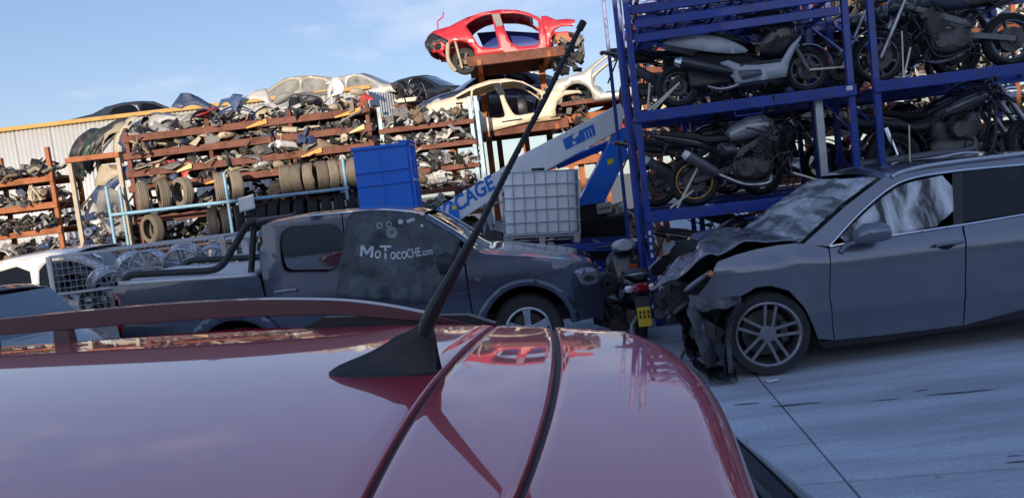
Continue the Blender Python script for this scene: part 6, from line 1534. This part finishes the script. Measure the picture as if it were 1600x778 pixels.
def naked(label, loc, yaw, seed, tank_m, rim_m=None, wb=1.42, r=.315, front=True, can=True, spar=None, lean=0.0, headlamp=True):
    o = empty('motorcycle', loc, (R(lean), 0, R(yaw)), label, 'motorcycle', None); rim_m = rim_m or M_black
    bwheel(o, 0, r, .17, r - .085, rim_m)
    if front: bwheel(o, wb, r - .01, .12, r - .08, rim_m)
    for y in (-.10, .10):
        part('swingarm', MB().bar((-.02, y, r), (.46, y, r + .10), .03, .07), M_mgrey, o, bevel=.006)
        part('frame_spar', MB().bar((.42, y * 1.1, .52), (wb - .36, y * .6, .86), .03, .075), spar or M_mgrey, o, bevel=.008)
        part('frame_tube', MB().tube(catmull([(wb - .38, y * .5, .80), (wb - .5, y, .50), (.85, y, .22), (.5, y, .26)], 5), .016, 7), M_black, o)
        part('subframe_tube', MB().tube([(.45, y, .60), (.1, y, .74), (-.32, y * .7, .86)], .014, 7), M_black, o)
        if front: part('fork_leg', MB().tube([(wb, y * .95, r - .02), (wb - .17, y * .95, .62), (wb - .36, y * .95, 1.0)], [.028, .028, .022], 10), M_steel, o)
    part('tank', MB().blob([(.42, 0, .80, .08, .05), (.50, 0, .83, .12, .10), (.70, 0, .88, .155, .14), (.90, 0, .90, .15, .13), (1.0, 0, .87, .10, .08), (1.03, 0, .86, .04, .03)], n=18, p=2.3), tank_m, o)
    part('seat', MB().blob([(.52, 0, .80, .08, .03), (.40, 0, .79, .13, .05), (.18, 0, .80, .15, .055), (.04, 0, .86, .13, .055), (-.2, 0, .91, .11, .05), (-.36, 0, .95, .05, .02)], n=14, p=3), M_seat, o)
    part('tail_fairing', MB().blob([(.2, 0, .74, .10, .05), (-.05, 0, .80, .11, .07), (-.3, 0, .88, .08, .05), (-.48, 0, .94, .03, .02)], n=12), M_bk, o)
    part('tail_lamp', MB().blob([(-.46, 0, .92, .05, .02), (-.49, 0, .925, .06, .03), (-.51, 0, .93, .03, .015)], n=10), M_redl, o)
    part('rear_mudguard', MB().bar((-.28, 0, .82), (-.44, 0, .52), .12, .02, up=(1, 0, .4)), M_black, o)
    part('side_cover', MB().panel(chaikin([(.28, .55), (.5, .5), (.56, .72), (.3, .76)], 1), (), .08, lambda a, b: (a, -.15 + .3 * (a - .4) ** 2, b)), tank_m if seed % 2 else M_bk, o, solid=.01)
    engine(o, .68, .40, 1.05, seed)
    if can:
        mb = MB().tube(catmull([(.9, -.05, .35), (.88, -.12, .2), (.6, -.17, .2), (.35, -.19, .32), (.22, -.2, .40)], 5), .026, 8); part('exhaust_pipe', mb, M_steel, o)
        ex = part('exhaust_can', MB().tube([(.26, -.215, .36), (.22, -.22, .40), (-.06, -.235, .62), (-.10, -.235, .65)], [.045, .085, .085, .07], 16, sq=.75), M_mgrey, o)
        part('can_cap', MB().tube([(-.075, -.235, .628), (-.125, -.235, .672)], [.086, .06], 14, sq=.75), M_white, ex)
    part('handlebar', MB().tube(catmull([(wb - .55, -.38, 1.04), (wb - .45, -.22, 1.06), (wb - .38, 0, 1.03), (wb - .45, .22, 1.06), (wb - .55, .38, 1.04)], 5), .013, 7), M_black, o)
    for y in (-.36, .36):
        part('grip', MB().tube([(wb - .55, y * 1.06, 1.04), (wb - .51, y * .82, 1.05)], .019, 8), M_black, o)
        part('mirror', MB().blob([(wb - .53, y * .9, 1.17, .03, .02), (wb - .50, y * .9, 1.18, .075, .045), (wb - .47, y * .9, 1.18, .04, .025)], n=12), M_black, o)
    if headlamp:
        h_ = part('headlamp', MB().blob([(wb - .34, 0, .88, .06, .06), (wb - .28, 0, .88, .10, .10), (wb - .18, 0, .87, .095, .095), (wb - .14, 0, .86, .06, .06)], n=16, p=2.1), M_bk, o)
        part('lamp_lens', MB().lathe([(.001, 0), (.075, -.004)], 16, c=(wb - .135, 0, .86), axis='x'), M_head, h_)
    part('radiator', MB().box((1.0, 0, .56), (.035, .30, .26), Matrix.Rotation(R(-12), 3, 'Y')), M_dark, o)
    if front: part('front_mudguard', MB().lathe([(r + .02, -.07), (r + .035, 0), (r + .02, .07)], 16, c=(wb, 0, r), arc=.36), M_bk, o)
    clutter(o, .25, 1.15, .22, .9, 34, seed + 4, yw=.2); clutter(o, .3, 1.1, .3, .85, 10, seed + 9, M_engine, yw=.2); clutter(o, wb - .6, wb - .2, .7, 1.15, 14, seed + 19, yw=.26)
    part('footpeg', MB().tube([(.42, -.12, .36), (.42, -.26, .36)], .012, 7), M_steel, o)
    return o
def cruiser(label, loc, yaw, seed, paint):
    o = empty('motorcycle', loc, (0, 0, R(yaw)), label, 'motorcycle'); wb = 1.62; r = .32
    bwheel(o, 0, r, .18, .20, M_black, 10); bwheel(o, wb, r, .12, .235, M_black, 10)
    part('rear_mudguard', MB().lathe([(r + .05, -.10), (r + .075, -.05), (r + .085, 0), (r + .075, .05), (r + .05, .10)], 20, c=(0, 0, r), arc=.46), paint, o, solid=.006)
    secs = [(-.52, 0, .80, .05, .06), (-.46, 0, .78, .11, .07), (-.30, 0, .745, .12, .06), (-.10, 0, .735, .12, .06), (.08, 0, .70, .14, .07), (.22, 0, .635, .16, .06), (.36, 0, .64, .16, .065), (.50, 0, .70, .12, .06), (.60, 0, .75, .06, .04)]
    part('seat', MB().blob(secs, n=16, p=2.6), M_seat, o)
    part('tank', MB().blob([(.46, 0, .70, .06, .05), (.56, 0, .755, .11, .08), (.78, 0, .84, .145, .11), (1.0, 0, .91, .13, .10), (1.16, 0, .94, .08, .06), (1.2, 0, .94, .03, .02)], n=18, p=2.2), paint, o)
    for y in (-.11, .11):
        part('fork_leg', MB().tube([(wb, y, r), (wb - .42, y, 1.05)], .03, 10), M_steel, o)
        part('frame_tube', MB().tube(catmull([(1.2, y * .4, .86), (1.12, y, .35), (.9, y, .17), (.3, y, .2), (.05, y, .36)], 5), .02, 8), M_black, o)
        part('shock', MB().tube([(0, y * 1.2, r + .02), (-.1, y * 1.2, .68)], .032, 8), M_chrome, o)
    mb = MB()
    mb.blob([(.42, 0, .33, .1, .1), (.5, 0, .33, .16, .15), (.85, 0, .31, .17, .15), (.95, 0, .32, .1, .1)], n=14, p=3); part('engine', mb, M_engine, o, bevel=.004)
    for (x, an) in ((.60, -24), (.84, 24)):
        mb = MB(); rot_ = Matrix.Rotation(R(an), 3, 'Y')
        for k in range(9): mb.lathe([(.02, 0), (.105, 0), (.105, .012), (.02, .012)], 16, axis='z'); st = len(mb.v) - 64; mb.xf(Matrix.Translation(Vector((x, 0, .42)) + rot_ @ Vector((0, 0, .02 + k * .026))) @ rot_.to_4x4(), st)
        mb.tube([Vector((x, 0, .42)), Vector((x, 0, .42)) + rot_ @ Vector((0, 0, .26))], .085, 14); mb.tube([Vector((x, 0, .42)) + rot_ @ Vector((0, 0, .25)), Vector((x, 0, .42)) + rot_ @ Vector((0, 0, .33))], [.10, .07], 14)
        part('cylinder', mb, M_mgrey, o)
    part('air_cleaner', MB().lathe([(.001, -.22), (.09, -.22), (.10, -.20), (.10, -.14)], 20, c=(.72, 0, .56)), M_engine, o)
    for z in (.20, .30): part('exhaust_pipe', MB().tube(catmull([(.9, -.1, z + .14), (.85, -.17, z + .02), (.5, -.19, z), (-.45, -.19, z - .02)], 5), [.03] * 5 + [.035] * 5 + [.05] * 6, 12), M_mgrey, o)
    part('handlebar', MB().tube(catmull([(.9, -.42, 1.05), (1.08, -.34, 1.12), (1.18, -.1, 1.08), (1.18, .1, 1.08), (1.08, .34, 1.12), (.9, .42, 1.05)], 5), .014, 8), M_black, o)
    part('headlamp', MB().blob([(1.28, 0, .92, .07, .07), (1.34, 0, .92, .10, .10), (1.42, 0, .92, .095, .095)], n=16), M_chrome, o)
    part('tail_lamp', MB().blob([(-.44, 0, .60, .06, .03), (-.48, 0, .61, .07, .04), (-.52, 0, .60, .03, .02)]), M_redl, o)
    clutter(o, .2, 1.3, .25, .85, 30, seed, yw=.2); clutter(o, 1.0, 1.35, .8, 1.15, 14, seed + 3, yw=.25)
    return o
def maxi(label, loc, yaw, m_light, back=False):
    """big-wheel scooter wreck: fairing outlines in metres"""
    o = empty('scooter', loc, (0, 0, R(yaw)), label, 'scooter'); wb = 1.55; r = .27
    bwheel(o, 0, r, .15, .18, M_mgrey); bwheel(o, wb, r, .12, .19, M_mgrey)
    def fair(name, P, m, y, bulge=.05, k=1):
        cx = sum(a for a, b in P) / len(P); cz = sum(b for a, b in P) / len(P); L = max(abs(a - cx) for a, b in P)
        for sg in (-1, 1):
            part(name, MB().panel(chaikin(P, k), (), .07, lambda a, b: (a, sg * (y + bulge * (1 - ((a - cx) / L) ** 2) - .12 * max(0, b - .75)), b), flip=sg > 0), m, o, solid=.008)
    fair('rear_fairing', [(-.18, .80), (-.02, .84), (.36, .84), (.60, .74), (.76, .66), (.88, .55), (.66, .56), (.44, .60), (.20, .67), (-.02, .745)], m_light, .17)
    fair('floor_fairing', [(.50, .475), (.60, .49), (.75, .41), (.93, .385), (1.20, .385), (1.33, .56), (1.46, .66), (1.47, .64), (1.39, .53), (1.30, .37), (1.25, .205), (.66, .195), (.64, .27)], m_light, .20, .04, 0)
    fair('floor_inset', [(.70, .345), (.96, .33), (.98, .26), (.74, .235)], M_mgrey, .235, .03, 0)
    for sg in (-1, 1): part('floor_step', MB().box((.98, sg * .14, .41), (.5, .18, .03)), M_black, o)
    part('front_mudguard', MB().lathe([(r + .025, -.08), (r + .05, 0), (r + .025, .08)], 16, c=(wb, 0, r), arc=.42), m_light, o, solid=.005)
    part('seat', MB().blob([(-.15, 0, .84, .06, .02), (0, 0, .87, .13, .05), (.3, 0, .87, .15, .05), (.4, 0, .80, .15, .05), (.7, 0, .76, .13, .05), (.85, 0, .70, .06, .03)], n=14, p=3), M_seat, o)
    part('belly', MB().blob([(.1, 0, .45, .08, .12), (.3, 0, .5, .15, .18), (.7, 0, .42, .16, .2), (1.1, 0, .32, .16, .1), (1.25, 0, .35, .1, .08)], n=14, p=3), M_dark, o)
    part('transmission_case', MB().blob([(-.12, .13, .28, .04, .08), (0, .14, .28, .06, .11), (.3, .14, .30, .06, .11), (.55, .13, .33, .05, .1)], n=12, p=3), M_engine, o)
    ex = part('exhaust_can', MB().tube([(.62, -.22, .34), (.54, -.24, .36), (.06, -.26, .52), (.0, -.26, .545)], [.05, .085, .095, .08], 16, sq=.8), M_bk, o)
    part('can_cap', MB().tube([(.03, -.262, .53), (-.04, -.262, .555)], [.096, .055], 14, sq=.8), M_chrome, ex)
    part('exhaust_pipe', MB().tube(catmull([(.58, -.2, .34), (.7, -.2, .2), (.5, -.18, .16), (.35, -.12, .22)], 5), .022, 8), M_steel, o)
    part('engine', MB().box((.38, 0, .34), (.5, .26, .22)), M_engine, o, bevel=.03)
    part('leg_shield', MB().blob([(1.0, 0, .62, .12, .10), (1.15, 0, .68, .22, .26), (1.3, 0, .72, .22, .3), (1.42, 0, .76, .14, .2), (1.48, 0, .78, .05, .1)], n=16, p=2.5), M_bk, o)
    part('dashboard', MB().blob([(.92, 0, .92, .1, .05), (1.05, 0, .98, .2, .1), (1.2, 0, .98, .2, .1), (1.3, 0, .94, .1, .05)], n=14), M_black, o)
    for y in (-.17, .17):
        part('screen_edge', MB().tube(catmull([(1.22, y, 1.10), (1.34, y, 1.0), (1.46, y * .9, .84), (1.52, y * .7, .68)], 6), .016, 8), M_mgrey, o)
        part('fork_leg', MB().tube([(wb, y * .55, r), (wb - .16, y * .55, .62)], .03, 9), M_mgrey, o)
    part('handlebar', MB().tube(catmull([(.98, -.36, 1.06), (1.1, -.2, 1.06), (1.16, 0, 1.04), (1.1, .2, 1.06), (.98, .36, 1.06)], 5), .016, 8), M_black, o)
    part('tail_lamp', MB().blob([(-.2, 0, .79, .05, .02), (-.22, 0, .79, .12, .035), (-.25, 0, .79, .06, .015)]), M_redl, o)
    clutter(o, .85, 1.4, .5, 1.15, 26, 77, yw=.24, rr=(.006, .02)); clutter(o, .85, 1.35, .55, 1.1, 8, 78, M_steel, yw=.22)
    return o
YW = -6.5
def place(s, y, z): return MF.M @ Vector((s, y, z))
z1, z2 = MT[1] - .015, MT[2] - .015
sA = MF.t(1063, 131)[0]
o = maxi('pale grey maxi scooter wreck with black muffler on the upper tier', place(sA, .30, z2), YW, M_lgrey)
straps(o, [((.0, -.22, .30), (-.42, -.36, .0)), ((-.02, -.2, .28), (-.36, -.36, .0)), ((1.55, -.14, .26), (1.95, -.14, .24)), ((-.36, -.3, .33), (-.42, -.36, .02))])
naked('black motorcycle standing behind the pale grey maxi scooter', place(sA - .38, 1.10, z2), YW, 31, M_bk, wb=1.42)
sB = MF.t(1085, 287, .30)[0]
o = naked('black motorcycle with gold wheel rim and big exhaust can on the middle tier', place(sB, .30, z1), YW, 12, mat('silver_grey_tank', (.36, .37, .39), .3, .4, coat=.6), M_gold, wb=1.46, front=False, spar=M_mgrey, headlamp=False)
straps(o, [((.05, -.2, .5), (-.28, -.36, .02)), ((-.05, -.2, .2), (-.36, -.36, .03)), ((1.15, -.2, .28), (1.55, -.3, .1))])
naked('black motorcycle parked behind the gold rim one', place(sB - .42, 1.12, z1), YW, 44, M_bk, wb=1.40)
naked('dark motorcycle on the ground tier under the gold rim one', place(sB + .1, .30, MT[0] - .015), YW, 46, M_mgrey, wb=1.42)
naked('black motorcycle at the back of the ground tier of the near bay', place(sB - .1, 1.12, MT[0] - .015), YW, 47, M_bk, wb=1.42)
sC = MF.t(1572, 92, .30)[0]
o = naked('dark grey motorcycle with its handlebar over the beam, front towards the double post', place(sC + .05, .30, z2), YW + 180, 63, mat('slate_grey_paint', (.05, .06, .08), .35, .3, coat=.5), M_mgrey, wb=1.5)
straps(o, [((1.30, .26, .55), (1.36, .36, .0)), ((1.22, .26, .35), (1.36, .36, .0))])
naked('black motorcycle behind the slate grey one in the upper bay', place(sC - .2, 1.12, z2), YW + 180, 66, M_bk, wb=1.45)
sD2 = MF.t(1394, 249, .30)[0]
o = cruiser('black cruiser motorcycle with long curved saddle above the SUV roof', place(sD2, .30, z1), YW, 71, mat('gloss_black_cruiser', (.03, .032, .04), .2, .2, coat=1.0))
straps(o, [((.14, -.22, .68), (.05, -.36, .0))])
naked('black motorcycle behind the cruiser in the middle tier', place(sD2 + .3, 1.12, z1), YW, 74, M_bk, wb=1.45)
cruiser('dark cruiser motorcycle on the ground tier behind the SUV', place(sD2 + .1, .35, MT[0] - .015), YW, 75, M_bk)
# ------------------------------------------------------------------ small black scooter seen from behind, between pickup and SUV
def small_scooter(label, loc, yaw):
    o = empty('scooter', loc, (0, 0, R(yaw)), label, 'scooter'); r = .22; wb = 1.25
    bwheel(o, 0, r, .11, .13, M_mgrey); bwheel(o, wb, r, .10, .13, M_mgrey)
    part('leg_shield', MB().blob([(.93, 0, .36, .14, .06), (1.0, 0, .60, .23, .30), (1.07, 0, .64, .245, .33), (1.13, 0, .64, .2, .28), (1.16, 0, .62, .1, .2)], n=20, p=3), M_bk, o)
    part('floor', MB().blob([(.45, 0, .30, .12, .05), (.6, 0, .28, .16, .05), (.95, 0, .28, .16, .05), (1.02, 0, .34, .12, .04)], n=12, p=4), M_black, o)
    part('body', MB().blob([(-.36, 0, .64, .04, .03), (-.30, 0, .63, .12, .09), (-.1, 0, .58, .18, .17), (.2, 0, .52, .19, .22), (.42, 0, .46, .15, .2), (.48, 0, .42, .1, .14)], n=18, p=2.4), M_bk, o)
    for sg in (-1, 1): part('side_stripe', MB().panel(chaikin([(-.28, .64), (.05, .60), (.1, .50), (-.05, .48)], 1), (), .06, lambda a, b: (a, sg * (.165 + .12 * (a + .28)), b), flip=sg > 0), mat('pale_blue_stripe', (.22, .30, .40), .35, coat=.4), o, solid=.006)
    part('seat', MB().blob([(-.34, 0, .76, .05, .02), (-.25, 0, .78, .12, .04), (.1, 0, .77, .15, .05), (.35, 0, .73, .11, .05), (.42, 0, .70, .05, .02)], n=14, p=3), M_seat, o)
    part('grab_rail', MB().tube(catmull([(.0, -.17, .76), (-.34, -.14, .80), (-.42, 0, .82), (-.34, .14, .80), (.0, .17, .76)], 6), .009, 7), M_steel, o)
    part('tail_lamp', MB().blob([(-.34, 0, .66, .10, .04), (-.38, 0, .66, .11, .05), (-.40, 0, .66, .07, .03)], n=14), M_redl, o)
    for y in (-.13, .13): part('indicator', MB().blob([(-.33, y, .655, .05, .035), (-.385, y, .655, .05, .04), (-.40, y, .655, .025, .02)], n=12), M_head, o)
    part('mudguard', MB().bar((-.30, 0, .55), (-.42, 0, .28), .15, .02, up=(1, 0, .4)), M_black, o)
    pl = part('number_plate', MB().box((-.425, 0, .34), (.006, .145, .21), Matrix.Rotation(R(12), 3, 'Y')), mat('yellow_plate', (.72, .48, .02), .45), o, bevel=.003)
    for k in range(7):
        yy = -.045 + .045 * (k % 3); zz = .395 - .052 * (k // 3)
        part('plate_mark', MB().box((-.4325 + .2126 * (zz - .34) * -1.0, yy, zz), (.003, .020, .034), Matrix.Rotation(R(12), 3, 'Y')), M_dark, pl)
    part('head_set', MB().blob([(.86, 0, 1.0, .10, .04), (.92, 0, 1.01, .16, .07), (1.02, 0, 1.0, .14, .09), (1.10, 0, .98, .07, .06)], n=16), M_lgrey, o)
    part('speedometer', MB().lathe([(.001, -.012), (.06, -.012), (.066, 0)], 18, c=(.88, 0, 1.04), axis='x'), M_head, o)
    part('handlebar', MB().tube([(.92, -.34, 1.02), (.94, 0, 1.02), (.92, .34, 1.02)], .018, 8), M_black, o)
    part('steering_column', MB().tube([(1.0, 0, .95), (1.12, 0, .6), (wb, 0, r)], .03, 8), M_black, o)
    part('engine', MB().box((.08, .06, .28), (.4, .2, .2)), M_engine, o, bevel=.03)
    part('silencer', MB().tube([(.1, -.17, .26), (-.3, -.19, .34)], [.06, .065], 12), M_steel, o)
    part('sticker', MB().box((.94, -.10, .74), (.004, .09, .06), Matrix.Rotation(R(0), 3, 'Y')), mat('orange_red_sticker', (.55, .09, .03), .5), o)
    return o
ps = atY(1003, 463, 8.35); ph = atY(978, 390, 9.45); dv = Vector((ph.x - ps.x, ph.y - ps.y)); dv.normalize()
small_scooter('small black scooter with yellow number plate between the pickup and the SUV', (ps.x + dv.x * .39, ps.y + dv.y * .39, .0), math.degrees(math.atan2(dv.y, dv.x)))
# loose motorcycle bits by the pickup nose
w2 = 'on the ground by the pickup nose'
junk('engine_part', 1, 'black', (1.13, 9.0, 0), (0, 0, .3), w2, 1.1); junk('exhaust_pipe', 2, 'silver', (1.2, 8.55, .25), (R(20), R(-50), 1.2), w2, .7); junk('wheel_hub', 1, 'black', (1.02, 9.35, .45), (0, .5, .3), w2, 1.2)
# ------------------------------------------------------------------ second row of the motorcycle rack, behind the first
SPR = {o.name: o for o in bpy.data.objects if o.name.split('.')[0] in ('motorcycle', 'scooter') and o.parent is None}
mb_ = empty('motorcycle_rack', MF.M @ Vector((0, 1.95, 0)), (0, 0, R(-6.5)), 'second blue rack full of black motorcycles behind the front one', 'rack')
xs2 = [sP[0] + .9, sP[1] + .15, sP[3] + .1]
for x in xs2:
    for y in (0, 1.0): part('post', MB().box((x, y, 2.3), (.07, .07, 4.6)), M_blue, mb_)
for z in (.2, 1.42, 2.64, 3.7):
    for y in (-.05, 1.05): part('beam', MB().box(((xs2[0] + xs2[2]) / 2, y, z - .07), (xs2[2] - xs2[0], .045, .12)), M_blue, mb_)
    part('tray', MB().box(((xs2[0] + xs2[2]) / 2, .5, z - .02), (xs2[2] - xs2[0] - .1, .9, .012)), M_black, mb_)
src = [o for n, o in SPR.items() if 'behind' in o['label'] or 'ground tier' in o['label']]
k = 0
for z, nm in ((.2, 'ground'), (1.42, 'middle'), (2.64, 'upper'), (3.7, 'top')):
    for j, s_ in enumerate((xs2[0] + .5, xs2[1] + .55)):
        base = src[k % len(src)]
        copy_tree(base, f'dark motorcycle on the {nm} tier of the second blue rack, {"behind the near bay" if j == 0 else "behind the far bay"}', MF.M @ Vector((s_, 2.42, z - .013)), (0, 0, R(-6.5 + (180 if k % 3 == 1 else 0)) ), 'motorcycles in the second rack') if k % 3 != 1 else copy_tree(base, f'dark motorcycle on the {nm} tier of the second blue rack, {"behind the near bay" if j == 0 else "behind the far bay"}', MF.M @ Vector((s_ + 1.45, 2.42, z - .013)), (0, 0, R(173.5)), 'motorcycles in the second rack')
        k += 1
# ------------------------------------------------------------------ tell look-alikes apart by a thing one can find
_by = {}
for o in bpy.data.objects:
    if o.parent is None and 'label' in o and o.get('kind') != 'stuff': _by.setdefault(o['label'], []).append(o)
for lab, L in _by.items():
    if len(L) < 2: continue
    far = sum(o.location.x for o in L) / len(L) > 2
    L.sort(key=lambda o: o.location.x if far else -o.location.x)
    if len(lab.split()) > 13: continue
    for k, o in enumerate(L): o['label'] = f'{lab}, {ORDN[min(k, 12)]} from {"lift" if far else "basket"}'
